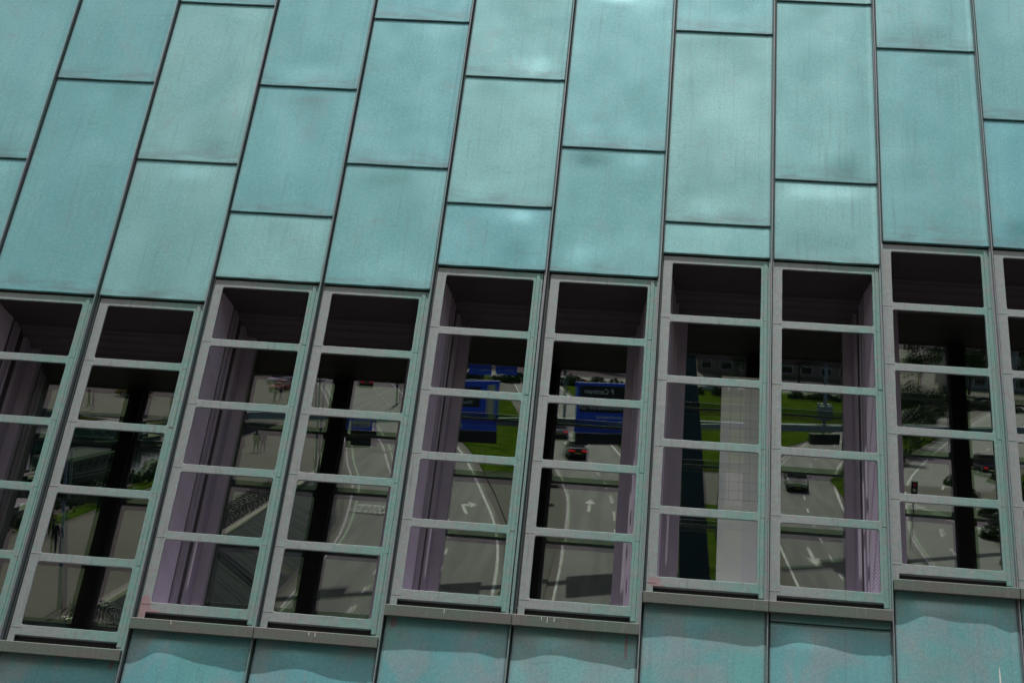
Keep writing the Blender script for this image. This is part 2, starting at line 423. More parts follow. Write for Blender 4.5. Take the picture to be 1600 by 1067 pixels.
CL = [(24, -168), (16.8, -140), (12.6, -118), (11.0, -104), (10.2, -90), (10.2, -74), (10.6, -44)]
CRt = [(31, -168), (23, -140), (18.2, -118), (16.8, -104), (16.4, -90), (16.5, -74), (16.8, -44)]
CL, CRt = smooth_line(CL), smooth_line(CRt)
roadC = strip('road', CL, CRt, M_ASPH)
DL = [(60, -240), (38, -170), (24, -120), (19.5, -95), (18.6, -80), (18.4, -44)]
DR = [(78, -240), (52, -170), (33, -120), (26.5, -95), (25.5, -80), (25.5, -44)]
DL, DR = smooth_line(DL), smooth_line(DR)
roadD = strip('road', DL, DR, M_CONC, 0.008)
roadE = strip('road', [(-900, -236), (900, -250)], [(-900, -222), (900, -236)], M_CONC, 0.016)
strip('road', [(4, -214), (62, -196)], [(4, -205), (62, -186)], M_CONC, 0.006)

def line(parent, pts, width=0.16, dash=None, dz=0.02):
    # a painted line along pts; dash = (on, off)
    segs = []
    if dash is None: segs = [pts]
    else:
        P = [Vector(p) for p in pts]; acc = 0.0; on = True; cur = [P[0]]; k = 0; left = dash[0]
        p = P[0].copy()
        while k < len(P) - 1:
            d = (P[k + 1] - p).length
            if d <= left:
                p = P[k + 1].copy(); left -= d; k += 1
                if on: cur.append(p.copy())
            else:
                p = p + (P[k + 1] - p).normalized() * left
                if on: cur.append(p.copy()); segs.append(cur)
                on = not on; left = dash[0] if on else dash[1]
                cur = [p.copy()]
    for s in segs:
        s = [(a[0], a[1]) for a in s]
        if len(s) < 2: continue
        strip('lane_marking', offs(s, -width / 2), offs(s, width / 2), M_WHITE, dz, parent)
line(roadB, [(x - 0.35, y) for x, y in BR], 0.17)
line(roadB, [(x + 0.3, y) for x, y in BL], 0.15)
line(roadB, [(a[0] * .66 + b[0] * .34, a[1] * .66 + b[1] * .34) for a, b in zip(BL, BR)][15:36], 0.18)
line(roadB, [(a[0] * .66 + b[0] * .34, a[1] * .66 + b[1] * .34) for a, b in zip(BL, BR)][35:], 0.16, (1.5, 3))
line(roadB, [(a[0] * .33 + b[0] * .67, a[1] * .33 + b[1] * .67) for a, b in zip(BL, BR)], 0.16, (1.4, 3.2))
line(roadA, [(x + 0.1, y) for x, y in AL], 0.14)
line(roadA, [((a[0] + b[0]) / 2, (a[1] + b[1]) / 2) for a, b in zip(AL, AR)], 0.14, (3, 3))
line(roadA, [(x - 0.15, y) for x, y in AR], 0.2)
line(roadC, [(x + 0.15, y) for x, y in CL], 0.16)
line(roadC, [(x - 0.15, y) for x, y in CRt], 0.2)
line(roadC, [(a[0] * .5 + b[0] * .5, a[1] * .5 + b[1] * .5) for a, b in zip(CL, CRt)], 0.15, (1.5, 4))
line(roadD, [(x + 1.2, y) for x, y in DL], 0.2)
line(roadD, [(a[0] * .5 + b[0] * .5, a[1] * .5 + b[1] * .5) for a, b in zip(DL, DR)], 0.2, (3, 4))
for k in range(9):
    line(roadD, [(19.4 + k * .9, -108 + k * 2.2), (22.2 + k * .9, -104 + k * 2.2)], 0.3)

def flat_poly(name, poly, mat, parent, dz=0.022):
    mb = MB(); mb.add([(x, y, zr(y) + dz) for x, y in poly], [tuple(range(len(poly)))])
    return mb.obj(name, mat, parent)
def arrow(parent, x, y, ang, kind='straight', s=1.0):
    def tr(q): return (x + ((-q[0] if kind == 'turn' else q[0]) * math.cos(ang) - q[1] * math.sin(ang)) * s, y + ((-q[0] if kind == 'turn' else q[0]) * math.sin(ang) + q[1] * math.cos(ang)) * s)
    if kind == 'straight':
        flat_poly('painted_arrow', [tr(q) for q in [(-.1, 0), (.1, 0), (.1, 3.0), (.42, 3.0), (0, 4.8), (-.42, 3.0), (-.1, 3.0)]], M_WHITE, parent)
    else:
        flat_poly('painted_arrow', [tr(q) for q in [(.12, 0), (-.12, 0), (-.16, 2.75), (-.1, 3.6), (.5, 3.7), (.5, 4.6), (1.05, 3.4), (.5, 2.3), (.5, 3.0), (.08, 2.9)]], M_WHITE, parent)
arrow(roadA, -2.9, -90.1, math.pi, 'straight')
arrow(roadA, -4.6, -126, math.pi + 0.13, 'straight')
arrow(roadB, -11.35, -86.4, math.pi - 0.2, 'turn', 1.0)
arrow(roadB, -25.5, -150, math.pi - 0.2, 'straight')
arrow(roadC, 12.1, -83.4, 0.0, 'straight', 1.1)

M_VERGE = plain('verge_soil', (0.085, 0.080, 0.055), 0.9, var=0.3, scale=0.7)
strip('grass_verge', [(-30.8, -184), (-20.2, -140), (-15.1, -118), (-12.1, -104)], [(-16.9, -184), (-11.0, -140), (-7.5, -114), (-6.2, -104)], M_GRASS, 0.10, thick=0.3)
strip('verge', [(-12.1, -103.6), (-10.1, -94), (-8.3, -84), (-7.1, -74), (-6.3, -62), (-6.1, -44)], [(-6.2, -103.6), (-5.1, -94), (-4.7, -84), (-4.5, -74), (-4.4, -62), (-4.4, -44)], M_VERGE, 0.12, thick=0.3)
strip('grass_verge', [(-13.6, -236), (-8.2, -190), (-2.7, -140), (0.6, -112)], [(40, -220), (32, -190), (16, -141), (11.3, -112)], M_GRASS, 0.10, thick=0.3)
strip('verge', [(0.6, -111.6), (2.4, -98), (3.0, -89.8), (3.3, -78), (3.5, -44)], [(11.3, -111.6), (10.3, -98), (9.5, -84), (9.8, -74), (10.1, -44)], M_VERGE, 0.12, thick=0.3)
strip('grass_verge', [(4.5, -96), (4.6, -70)], [(8.6, -96), (8.8, -70)], M_GRASS, 0.16)
strip('grass_verge', [(31.6, -168), (23.6, -140), (16.9, -112), (17.2, -98)], [(37, -168), (28, -140), (22.8, -116), (19.0, -98)], M_GRASS, 0.10, thick=0.3)
strip('grass_verge', [(80, -236), (53, -170), (34, -120), (27.3, -95), (26.2, -80), (26.2, -50)], [(120, -236), (90, -170), (60, -120), (45, -95), (44, -80), (44, -50)], M_GRASS, 0.10, thick=0.3)
strip('grass_verge', [(-120, -222), (-120, -214)], [(60, -236), (60, -226)], M_GRASS, 0.08)

# ---------------------------------------------------------------- the copper clad building
bld = tag(empty('museum_building', (FO.x, FO.y + 14, 0)), 'green patinated copper clad building leaning out, with stepped rows of latticed windows', 'building')
BI = Matrix.Translation((-bld.location.x, -bld.location.y, -bld.location.z)) @ FACADE
def bpart(name, me, parent=None, mat=None, off=(0, 0, 0)):
    # a part laid out in the facade's frame
    if parent is None or parent is bld:
        return link(name, me, bld, mat, BI @ Matrix.Translation(off))
    return link(name, me, parent, mat, Matrix.Translation(off))

ST = {-1: -.82, 0: -.5475, 1: -.2748, 2: 0.0, 3: .2728, 4: .5368, 5: .81}
OFF = {-2: -.09, -1: -.06, 0: -.035, 1: -.010, 2: -.004, 3: -.005, 4: 0.0, 5: .023, 6: .025, 7: .003, 8: -.032, 9: -.045, 10: -.05, 11: -.05, 12: -.05}
A0, B0 = .363, 1.146
def seam_u(c): return c + 1.254 + .5 * (OFF[c] + OFF[c + 1])        # seam between columns c and c+1
def col_edges(c): return (seam_u(c - 1) if c > -2 else c + .254 - .09), seam_u(c)
JOINTS = {-2: [1.9], -1: [1.022], 0: [2.041], 1: [1.098], 2: [2.08, .551], 3: [3.016, 1.179], 4: [2.324, .792], 5: [1.514], 6: [3.039, .715], 7: [1.263], 8: [2.935], 9: [2.106], 10: [1.4], 11: [3.0]}

def sheet(u0, u1, v0, v1, seed, amp, pillow=0.0):
    # one copper sheet: slightly dished and buckled, folded back round its edges, the lower fold standing proud
    u0 += .016; u1 -= .016; amp *= min(1.0, (v1 - v0) / 1.1 + .15)
    nu = 22; nv = max(6, int((v1 - v0) / 0.05)); r = random.Random(seed)
    us = [0, .012 / (u1 - u0)] + [0.03 + 0.90 * i / (nu - 1) for i in range(nu)] + [0.945, 0.962, 0.985, 1.0]
    vv = [0, .010 / (v1 - v0), .03 / (v1 - v0)] + [.05 / (v1 - v0) + (1 - .08 / (v1 - v0)) * i / (nv - 1) for i in range(nv)] + [1.0]
    blobs = []
    ss = lambda t: (lambda q: q * q * (3 - 2 * q))(min(1, max(0, t)))
    for _ in range(2): blobs.append((r.uniform(.1, .9), r.uniform(.2, .8) * (v1 - v0), .14 + .12 * r.random(), .9 + .8 * r.random(), amp * r.uniform(-1.5, 1.5)))
    for _ in range(9): blobs.append((r.random(), r.random() * (v1 - v0), .2 + .3 * r.random(), .42 + .6 * r.random(), amp * r.uniform(-1, 1)))
    for _ in range(3): blobs.append((r.uniform(.15, .85), (v1 - v0) - r.uniform(.02, .12), .16 + .16 * r.random(), .10 + .10 * r.random(), amp * r.uniform(-.2, .25)))
    def z(a, b):
        e = ss(a / .26) * ss((1 - a) / .28) * ss(b * (v1 - v0) / .34) * ss((1 - b) * (v1 - v0) / .22)
        s = 0
        for (x, y, sx, sy, h) in blobs: s += h * math.exp(-((a - x) / sx) ** 2 - ((b * (v1 - v0) - y) / sy) ** 2)
        s += amp * 0.5 * noise.noise(Vector((a * 1.6 + seed, b * (v1 - v0) * 1.1, seed * .37)))
        if a > .955: s = 0; e = 0
        s += pillow * 1.0
        lip = 0.011 * (1 - b)
        fl = 0.004 if a > .955 else 0.0
        return s * e + lip + fl
    n = len(us); vs = []
    wob = [0.004 * noise.noise(Vector((a * 4 + seed * 1.7, seed, 3))) for a in us]
    for j, b in enumerate(vv):
        for i, a in enumerate(us):
            y = v0 + b * (v1 - v0) + (wob[i] if j < 3 else 0)
            vs.append((u0 + a * (u1 - u0), y, z(a, b)))
    fs = [(j * n + i, j * n + i + 1, (j + 1) * n + i + 1, (j + 1) * n + i) for j in range(len(vv) - 1) for i in range(n - 1)]
    ring = [i for i in range(n)] + [j * n + n - 1 for j in range(1, len(vv))] + [(len(vv) - 1) * n + i for i in range(n - 2, -1, -1)] + [j * n for j in range(len(vv) - 2, 0, -1)]
    b = len(vs); vs += [(vs[k][0], vs[k][1], vs[k][2] - .022) for k in ring]; m = len(ring)
    fs += [(ring[(k + 1) % m], ring[k], b + k, b + (k + 1) % m) for k in range(m)]
    me = bpy.data.meshes.new('copper_panel'); me.from_pydata(vs, [], fs)
    me.polygons.foreach_set('use_smooth', [k < (len(vv) - 1) * (n - 1) for k in range(len(fs))]); me.update()
    return me

TOPV = 5.6; BOTV = -6.4
for c in range(-2, 12):
    u0, u1 = col_edges(c); st = ST[c // 2]
    js = sorted(JOINTS[c]); top = js[-1]
    while top < TOPV - .6: top += 1.95 + .3 * random.Random(c * 3 + 1).random(); js.append(top)
    vs_ = [st + .092] + js
    for k in range(len(vs_) - 1):
        bpart('copper_panel', sheet(u0, u1, vs_[k] + .004, vs_[k + 1] - .004, c * 11 + k + 40, .0075), mat=M_PANEL)
    lo = [st - 3.235]
    if c == 7: lo.append(st - 3.335)
    lo += [st - 3.335 - 1.9, st - 3.335 - 3.3]
    if c != 7: lo = [lo[0], lo[0] - 1.9, lo[0] - 3.4]
    for k in range(len(lo) - 1):
        bpart('copper_panel', sheet(u0, u1, lo[k + 1] + .004, lo[k] - .004, c * 13 + k + 400, .009, .009 * random.Random(c * 3 + k).uniform(.4, 1.3)), mat=M_LOWER)
    mb = MB(); mb.box(u0, u1, st + .07, 6.2, -.06, -.028); bpart('backing_board', mb.mesh('backing_board', [M_DARK]))
    mb = MB(); mb.box(u0, u1, BOTV - .6, st - 3.2, -.06, -.030); bpart('backing_board', mb.mesh('backing_board', [M_DARK]))

# standing seams between the columns
for c in range(-3, 12):
    u = seam_u(c) if -2 <= c < 12 and c in OFF and c + 1 in OFF else c + 1.254 - .09
    mb = MB(); k = 48; r = random.Random(c + 90)
    prof = [(-.024, -.028), (-.024, .003), (-.011, .004), (-.011, .040), (-.009, .045), (-.002, .045), (.000, .040), (.000, -.022), (.022, -.022), (.022, -.029)]
    vs = []
    for i in range(k + 1):
        v = BOTV - .5 + (6.2 - BOTV + .5) * i / k; d = .003 * noise.noise(Vector((v * 1.3, c * 5.1, 0)))
        vs += [(u + a + d, v, b) for a, b in prof]
    m = len(prof)
    mb.add(vs, [(i * m + j, i * m + (j + 1) % m, (i + 1) * m + (j + 1) % m, (i + 1) * m + j) for i in range(k) for j in range(m) if j != 7] + [tuple(range(m)), tuple(range(k * m, k * m + m))])
    mb.add(vs, [(i * m + 7, i * m + 8, (i + 1) * m + 8, (i + 1) * m + 7) for i in range(k)], 1)  # groove floor, its shade put into the colour
    o = bpart('standing_seam', mb.mesh('standing_seam', [M_SEAM, M_GROOVE_SHADE]))

# the lattice of one window column as a bevelled plate with rounded openings
def rrect(x0, x1, y0, y1, r, seed=None):
    pts = []; n = 5
    for (cx, cy, a0) in ((x1 - r, y1 - r, 0), (x0 + r, y1 - r, 90), (x0 + r, y0 + r, 180), (x1 - r, y0 + r, 270)):
        for i in range(n + 1):
            a = math.radians(a0 + 90 * i / n); pts.append((cx + r * math.cos(a), cy + r * math.sin(a)))
    out = []
    for i, p in enumerate(pts):
        q = pts[(i + 1) % len(pts)]; d = math.dist(p, q); m = max(1, int(d / .07))
        for k in range(m): out.append((p[0] + (q[0] - p[0]) * k / m, p[1] + (q[1] - p[1]) * k / m))
    if seed is not None:
        out = [(x + .0022 * noise.noise(Vector((x * 9, y * 9, seed))), y + .0022 * noise.noise(Vector((x * 9, y * 9, seed + 7)))) for x, y in out]
    return out
def lattice(seed):
    cu = bpy.data.curves.new('lattice', 'CURVE'); cu.dimensions = '2D'; cu.fill_mode = 'BOTH'; cu.extrude = .006; cu.bevel_depth = .003; cu.bevel_resolution = 1; cu.offset = -.003
    loops = [rrect(.276, 1.232, -3.205, .078, .006, seed)]
    top = 0.0
    for k in range(5):
        bot = top - (.539 if k < 4 else .542)
        loops.append(rrect(A0 - .004, B0 + .004, bot - .004, top + .003, .017, seed + k)); top = bot - .0803
    loops.append(rrect(.333, 1.176, -3.192, -3.108, .004, seed))
    for L in loops:
        sp = cu.splines.new('POLY'); sp.points.add(len(L) - 1); sp.use_cyclic_u = True
        for p, (x, y) in zip(sp.points, L): p.co = (x, y, 0, 1)
    ob = bpy.data.objects.new('tmp', cu); COL.objects.link(ob)
    dg = bpy.context.evaluated_depsgraph_get(); me = bpy.data.meshes.new_from_object(ob.evaluated_get(dg))
    bpy.data.objects.remove(ob); me.name = 'window_lattice'; me.materials.clear(); me.materials.append(M_FRAME)
    return me
LAT = [lattice(s * 13.0) for s in range(4)]
def cover(seed):
    # folded strip on one stile with small lapped joints at the bars
    mb = MB(); r = random.Random(seed)
    v = .07; ends = [.07] + [-.58 - .62 * k + r.uniform(-.03, .03) for k in range(4)] + [-3.15]
    for k in range(5):
        a, b = ends[k], ends[k + 1]; x = r.uniform(-.003, .003); zt = .006 + r.uniform(-.0015, .0025)
        mb.prism([(1.168 + x, -.002), (1.176 + x, zt), (1.206 + x, zt - .001), (1.214, -.002)], 'y', b + .003, a - .001)
    return mb.mesh('cover_strip', [M_FRAME])
COV = [cover(s) for s in range(3)]
mb = MB(); mb.prism([(-.005, 0), (-.003, .0022), (.003, .0022), (.005, 0)], 'x', -.040, .038); SOLD = mb.mesh('solder_joint', [M_FRAME])
def jamb_mesh(sgn, u_open, inset):
    # stepped painted reveal, from just behind the lattice to the glass; sgn +1: rises to the right
    k = inset / .182
    P = [(-.050, -.034), (.020, -.36), (.020, -.372), (.008, -.374), (.010, -.42), (.034, -.424), (.036, -.50), (.052, -.504), (.054, -.60), (.088, -.604), (.092, -.755), (.182, -.765), (.184, -.90), (-.055, -.90)]
    poly = [(u_open + sgn * p[0] * k, p[1]) for p in P]
    mb = MB(); n = len(poly); v0, v1 = -3.07, .06
    vs = [(a, v0, b) for a, b in poly] + [(a, v1, b) for a, b in poly]
    mb.add(vs, [tuple(range(n)), tuple(range(n, 2 * n))])
    for i in range(n):
        mb.add([vs[i], vs[(i + 1) % n], vs[n + (i + 1) % n], vs[n + i]], [(0, 1, 2, 3)], 1 if i == 0 else 2 if i in (3, 7) else 0)
    return mb.mesh('jamb', [M_REV, M_RIB, M_FOLD_SHADE])
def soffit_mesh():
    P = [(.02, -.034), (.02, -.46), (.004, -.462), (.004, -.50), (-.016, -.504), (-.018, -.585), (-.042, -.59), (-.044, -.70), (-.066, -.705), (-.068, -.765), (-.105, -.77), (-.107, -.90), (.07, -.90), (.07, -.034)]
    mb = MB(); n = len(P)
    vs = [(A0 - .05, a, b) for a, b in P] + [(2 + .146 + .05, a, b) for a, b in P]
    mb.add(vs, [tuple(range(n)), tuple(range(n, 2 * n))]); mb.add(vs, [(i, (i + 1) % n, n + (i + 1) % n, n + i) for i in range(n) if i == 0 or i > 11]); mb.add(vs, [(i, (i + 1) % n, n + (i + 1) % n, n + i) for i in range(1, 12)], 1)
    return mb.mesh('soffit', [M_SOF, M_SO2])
GT = {-1: (.0008, .0004), 0: (.0016, -.0004), 1: (.0019, .0012), 2: (.0004, .0002), 3: (.0005, -.0004), 4: (.0009, .0005), 5: (.0006, 0)}
def build_window(k):
    c0 = 2 * k; st = ST[k]
    win = link('window', None, bld, None, BI @ Matrix.Translation((c0, st, 0)))
    for i, c in enumerate((c0, c0 + 1)):
        x = i + OFF[c]
        bpart('window_lattice', LAT[(c * 7) % 4], win, off=(x, 0, -.017))
        bpart('cover_strip', COV[c % 3], win, off=(x, 0, -.008))
    for i, c in enumerate((c0, c0 + 1)):
        r = random.Random(c * 5)
        for q in range(5):
            bpart('solder_joint', SOLD, win, off=(i + OFF[c] + .32, -.575 - .62 * q + r.uniform(-.035, .03), -.0085))
    oa, ob = OFF[c0], OFF[c0 + 1]
    bpart('jamb', jamb_mesh(1, A0 + oa, .182), win)
    bpart('jamb', jamb_mesh(-1, 1 + B0 + ob, .145), win)
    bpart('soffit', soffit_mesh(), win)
    mb = MB(); mb.box(A0 - .06, 2.146 + .06, -3.10, -3.075, -.90, -.04); bpart('inner_sill', mb.mesh('inner_sill', [M_RIB]), win)
    mb = MB(); mb.box(A0 - .06, 2.146 + .06, -3.23, -3.104, -.30, -.06); bpart('slot_shade', mb.mesh('slot_shade', [M_DARK]), win)  # dark box added so the slot above the sill reads as deep shade
    mb = MB(); um = 1.254 + .5 * (oa + ob); mb.box(um - .085, um + .085, -3.07, .05, -.10, -.034); bpart('mullion', mb.mesh('mullion', [M_DARK]), win)
    # double glazing: two slightly uneven sheets that are not quite parallel
    for (zz, tu, tv, m, sd) in ((-.80, 0.0, 0.0, M_GL1, 1.3), (-.85, GT[k][0], GT[k][1], M_GL2, 8.1)):
        mb = MB(); nu_, nv_ = 20, 32; vs = []
        for j in range(nv_ + 1):
            for i in range(nu_ + 1):
                u = A0 - .02 + 1.82 * i / nu_; v = -3.1 + 3.15 * j / nv_
                vs.append((u, v, zz + tu * (u - 1.25) + tv * (v + 1.5) + .00022 * noise.noise(Vector((u * 1.7, v * 1.7, sd + k)))))
        mb.add(vs, [(j * (nu_ + 1) + i, j * (nu_ + 1) + i + 1, (j + 1) * (nu_ + 1) + i + 1, (j + 1) * (nu_ + 1) + i) for j in range(nv_) for i in range(nu_)])
        bpart('glass_pane', mb.mesh('glass_pane', [m], smooth=True), win)
    # projecting sill under the pair, in two lengths
    for i in (0, 1):
        mb = MB(); u0 = seam_u(c0 - 1) - c0 + .004 if (i == 0 and c0 - 1 in OFF and c0 > -2) else (um + .003 if i else .19)
        u1 = um - .003 if i == 0 else (seam_u(c0 + 1) - c0 - .0145)
        mb.prism([(-3.200, -.085), (-3.190, .074), (-3.196, .080), (-3.280, .075), (-3.285, .069), (-3.235, -.085)], 'x', u0, u1)
        s = bpart('window_sill', mb.mesh('window_sill', [M_SILL], bevel=.0015), win)
for k in range(-1, 6): build_window(k)
# a pale gridded panel hung between the two panes of one window
M_TILE = plain('white_tile', (0.90, 0.96, 0.97), 0.35, 0, 0.05, 3, 0.5); M_GROUT = plain('tile_grout', (0.25, 0.32, 0.33), 0.8)
PU0, PU1, PV0, PV1 = .905, 1.262, -3.07, -.66
pan = link('tiled_panel', None, bld, None, BI @ Matrix.Translation((6, ST[3], 0)))
mb = MB(); mb.box(PU0, PU1, PV0, PV1, -.840, -.834); mb.obj('panel_back', M_GROUT, pan)
tn = .0875; nc = int((PU1 - PU0) / tn); tw_ = (PU1 - PU0) / nc; nr = int((PV1 - PV0) / tn); th_ = (PV1 - PV0) / nr
mb = MB(); mb.box(.0012, tw_ - .0012, .0012, th_ - .0012, 0, .004); tme = mb.mesh('tile', [M_TILE])
mb = MB(); mb.box(PU0, PU1, PV0, PV0 + th_ * (nr // 2) - .004, -.834, -.829); mb.obj('plain_board', M_TILE, pan)
for r_ in range(nr // 2, nr):
    for c_ in range(nc): link('tile', tme, pan, None, Matrix.Translation((PU0 + c_ * tw_, PV0 + r_ * th_, -.834)))
# white bird droppings dried on the sills (along, length, width)
for (k, u, ln, wd) in ((2, .73, .055, .006), (2, .745, .012, .012), (2, 1.50, .05, .005), (2, 1.545, .06, .006), (2, 1.60, .055, .006), (1, 1.69, .05, .008), (1, 1.74, .055, .007), (0, .62, .06, .006), (0, .64, .04, .004), (1, .58, .05, .006)):
    mb = MB(); r = random.Random(int(u * 1000)); y = -3.20; L = []; Rr = []
    for i in range(6):
        t = i / 5; ww = wd * (1 - .5 * t) * r.uniform(.85, 1.1); dx = .0006 * r.uniform(-1, 1)
        L.append((u - ww / 2 + dx, y - ln * t, .0808 - .005 * t)); Rr.append((u + ww / 2 + dx, y - ln * t, .0808 - .005 * t))
    mb.add(L + Rr, [(i, i + 1, 7 + i, 6 + i) for i in range(5)])
    link('bird_dropping', mb.mesh('bird_dropping', [M_DROP]), bld, None, BI @ Matrix.Translation((2 * k, ST[k], 0)))
mb = MB(); mb.prism([(-.006, 0), (.006, 0), (.004, .09), (-.002, .14), (-.005, .08)], 'z', .0125, .0135)
link('bird_dropping', mb.mesh('bird_dropping', [M_DROP]), bld, None, BI @ Matrix.Translation((9.03, -3.42, 0)))

# the mass of the building behind and around the copper skin
def zf(v): return (FO + FM @ Vector((0, v, 0))).z
vb = (0 - FO.z) / math.cos(TH)
vc = vb + .95 * math.tan(TH)          # where the back of the skin meets the ground
prof = [(vc - 1.0, -.95), (7.0, -.95), (7.0, -9.0), (vc - 6.0, -9.0)]
mb = MB(); n = 4
pw = [FM @ Vector((0, a, b)) + FO for a, b in prof]
mb.prism([(p.y, p.z) for p in pw], 'x', FO.x - 3.2, FO.x + 13.6)
o = mb.obj('building_core', M_CORE, bld); o.matrix_local = Matrix.Translation(-Vector(bld.location))
# copper clad wall lower and higher than the panels in view, and returns at the ends
mb = MB(); mb.box(-2.0, 12.3, vb + .4, BOTV - .55, -.95, -.03); mb.box(-2.0, 12.3, 6.2, 7.0, -.95, .0)
mb.box(-3.2, -2.05, vb + .4, 7.0, -.95, .0); mb.box(12.3, 13.6, vb + .4, 7.0, -.95, .0)
bpart('outer_cladding', mb.mesh('outer_cladding', [M_LOWER]))
#REST#
# ---------------------------------------------------------------- retaining wall beside the ramp
M_WALL = plain('dark_wall_sheet', (0.014, 0.024, 0.028), 0.8, 0.0, 0.25, 0.9, 0.15)
M_COPE = plain('coping_stone', (0.27, 0.24, 0.19), 0.8, var=0.2, scale=1.5)
wall = tag(empty('retaining_wall', (-22.6, -75, 0)), 'dark ribbed retaining wall with pale coping beside the sloping road', 'wall')
yy = [-104 + 4 * i for i in range(16)]
mb = MB(); vs = []
for y in yy: vs += [(wl(y, 1), y, .02), (wl(y, 2), y, zr(y) + .02)]
mb.add(vs, [(2 * i, 2 * i + 1, 2 * i + 3, 2 * i + 2) for i in range(len(yy) - 1)])
o = mb.obj('wall_face', M_WALL, wall); o.location = (22.6, 75, 0)
mb = MB(); mb.box(-.35, .12, 0, 1.98, -.02, .16); cop = mb.mesh('coping', [M_COPE], bevel=.02)
for i in range(30):
    y = -104 + 2 * i; link('coping', cop, wall, None, Matrix.Translation((wl(y, 1) + 22.6 - .12, y + 75, 0)) @ Matrix.Rotation(-math.atan2(wl(y + 2, 1) - wl(y, 1), 2), 4, 'Z'))
y = -103.0
while y < -45:
    mb = MB(); d = Vector((wl(y, 2) - wl(y, 1), 0, zr(y))); L = d.length
    mb.box(0, L, -.03, .03, 0, .018)
    ang = math.atan2(-zr(y), d.x)
    link('wall_rib', mb.mesh('wall_rib', [M_WALL]), wall, None, Matrix.Translation((wl(y, 1) + 22.6, y + 75, .02)) @ Matrix.Rotation(ang, 4, 'Y'))
    y += 2.2

# ---------------------------------------------------------------- gantry with direction signs
M_STEEL = plain('grey_blue_steel', (0.20, 0.25, 0.29), 0.5, 0.2)
M_BLUE = plain('sign_blue', (0.018, 0.10, 0.78), 0.45, 0, 0.08)
M_BLK = plain('black_panel', (0.012, 0.012, 0.014), 0.5)
M_TXT = plain('sign_white', (0.8, 0.8, 0.78), 0.5, 0, 0.03)
M_YEL = plain('badge_yellow', (0.62, 0.60, 0.36), 0.5, 0, 0.05)
M_RED = plain('sign_red', (0.55, 0.02, 0.04), 0.5)
def text_mesh(body, size, mat):
    cu = bpy.data.curves.new('lettering', 'FONT'); cu.body = body; cu.size = size; cu.extrude = .004; cu.align_x = 'LEFT'; cu.resolution_u = 2
    ob = bpy.data.objects.new('tmp', cu); COL.objects.link(ob)
    dg = bpy.context.evaluated_depsgraph_get(); me = bpy.data.meshes.new_from_object(ob.evaluated_get(dg)); bpy.data.objects.remove(ob)
    me.name = 'lettering'; me.materials.clear(); me.materials.append(mat); return me
GA = math.atan2(-.55, 1)
def gpt(x): return Vector((x, -77 - .55 * (x + 6), 0))
def glen(x0, x1): return (x1 - x0) / math.cos(GA)
gan = tag(empty('sign_gantry', gpt(-6), GA), 'grey steel gantry beam spanning the roads and carrying blue signs', 'gantry')
g0, g1 = glen(-6, -24.5), glen(-6, 37)
mb = MB(); mb.box(g0, g1, -.22, .22, 6.25, 6.72); mb.obj('beam', M_STEEL, gan, bevel=.02)
for g in (g0 + .4, glen(-6, 6.2), g1 - .4):
    x = gpt(0).x; wx = -6 + g * math.cos(GA); wy = gpt(wx).y
    zb = zr(wy) if wx > -18.8 else 0
    mb = MB(); mb.tube([(g, 0, zb - .1), (g, 0, 6.3)], [.28, .22], 12); mb.obj('post', M_STEEL, gan, smooth=True)
gm = glen(-6, 13.1)
mb = MB(); mb.tube([(gm, 0, 6.6), (gm, 0, 11.2)], .11, 10); mb.obj('mast', M_STEEL, gan)
mb = MB(); mb.box(gm - .45, gm + .45, -.3, .3, 7.0, 8.1); mb.obj('camera_box', M_STEEL, gan, bevel=.03)
mb = MB(); mb.box(gm - 1.0, gm + 1.2, -.35, .35, 5.35, 6.1); mb.obj('signal_box', M_BLK, gan, bevel=.03)
mb = MB(); mb.tube([(gm, 0, 6.05), (gm, 0, 6.3)], .06, 6); mb.obj('hanger', M_STEEL, gan)
def sign(x0, x1, z0, z1, label, texts, black=None, extra=None):
    # hung on the face of the beam that looks towards the building; x runs along the beam
    s = tag(empty('direction_sign', gpt(x1) + Vector((math.sin(-GA), math.cos(GA), 0)) * .30, GA), label, 'sign')
    Wd = glen(x0, x1)
    mb = MB(); mb.box(-Wd, 0, -.08, .08, z0, z1); mb.obj('board', M_BLUE, s, bevel=.015)
    if black:
        mb = MB(); mb.box(-Wd, 0, -.10, .10, black[0], black[1]); mb.obj('lower_box', M_BLK, s, bevel=.015)
    for (a, b, c, d, m) in (extra or []):
        mb = MB(); mb.box(-Wd + a, -Wd + b, .082, .10, c, d); mb.obj('panel', m, s)
    mb = MB(); mb.box(-Wd * .75, -Wd * .7, -.30, -.08, 6.2, 6.6); mb.box(-Wd * .3, -Wd * .25, -.30, -.08, 6.2, 6.6); b = mb.obj('bracket', M_STEEL, s)
    for (body, size, px, pz, mat) in texts:
        o = link('lettering', text_mesh(body, size, mat), s)
        o.rotation_euler = (math.pi / 2, 0, math.pi); o.location = (-Wd + px, .105, pz)
    return s
sign(-13.6, -8.75, 5.85, 9.05, 'blue direction sign with pale side strip and black box below, on gantry', [('P Oosterdok', .42, 3.8, 8.1, M_TXT), ('Waterlooplein', .36, 3.8, 7.6, M_TXT), ('Centrum', .42, 3.6, 6.75, M_TXT), ('S116', .34, 3.0, 6.1, M_BLK)], (5.05, 5.83),
     [(.5, 4.3, 7.4, 8.65, M_BLK), (4.75, 5.25, 6.6, 8.8, M_YEL), (2.1, 3.1, 6.0, 6.45, M_YEL)])
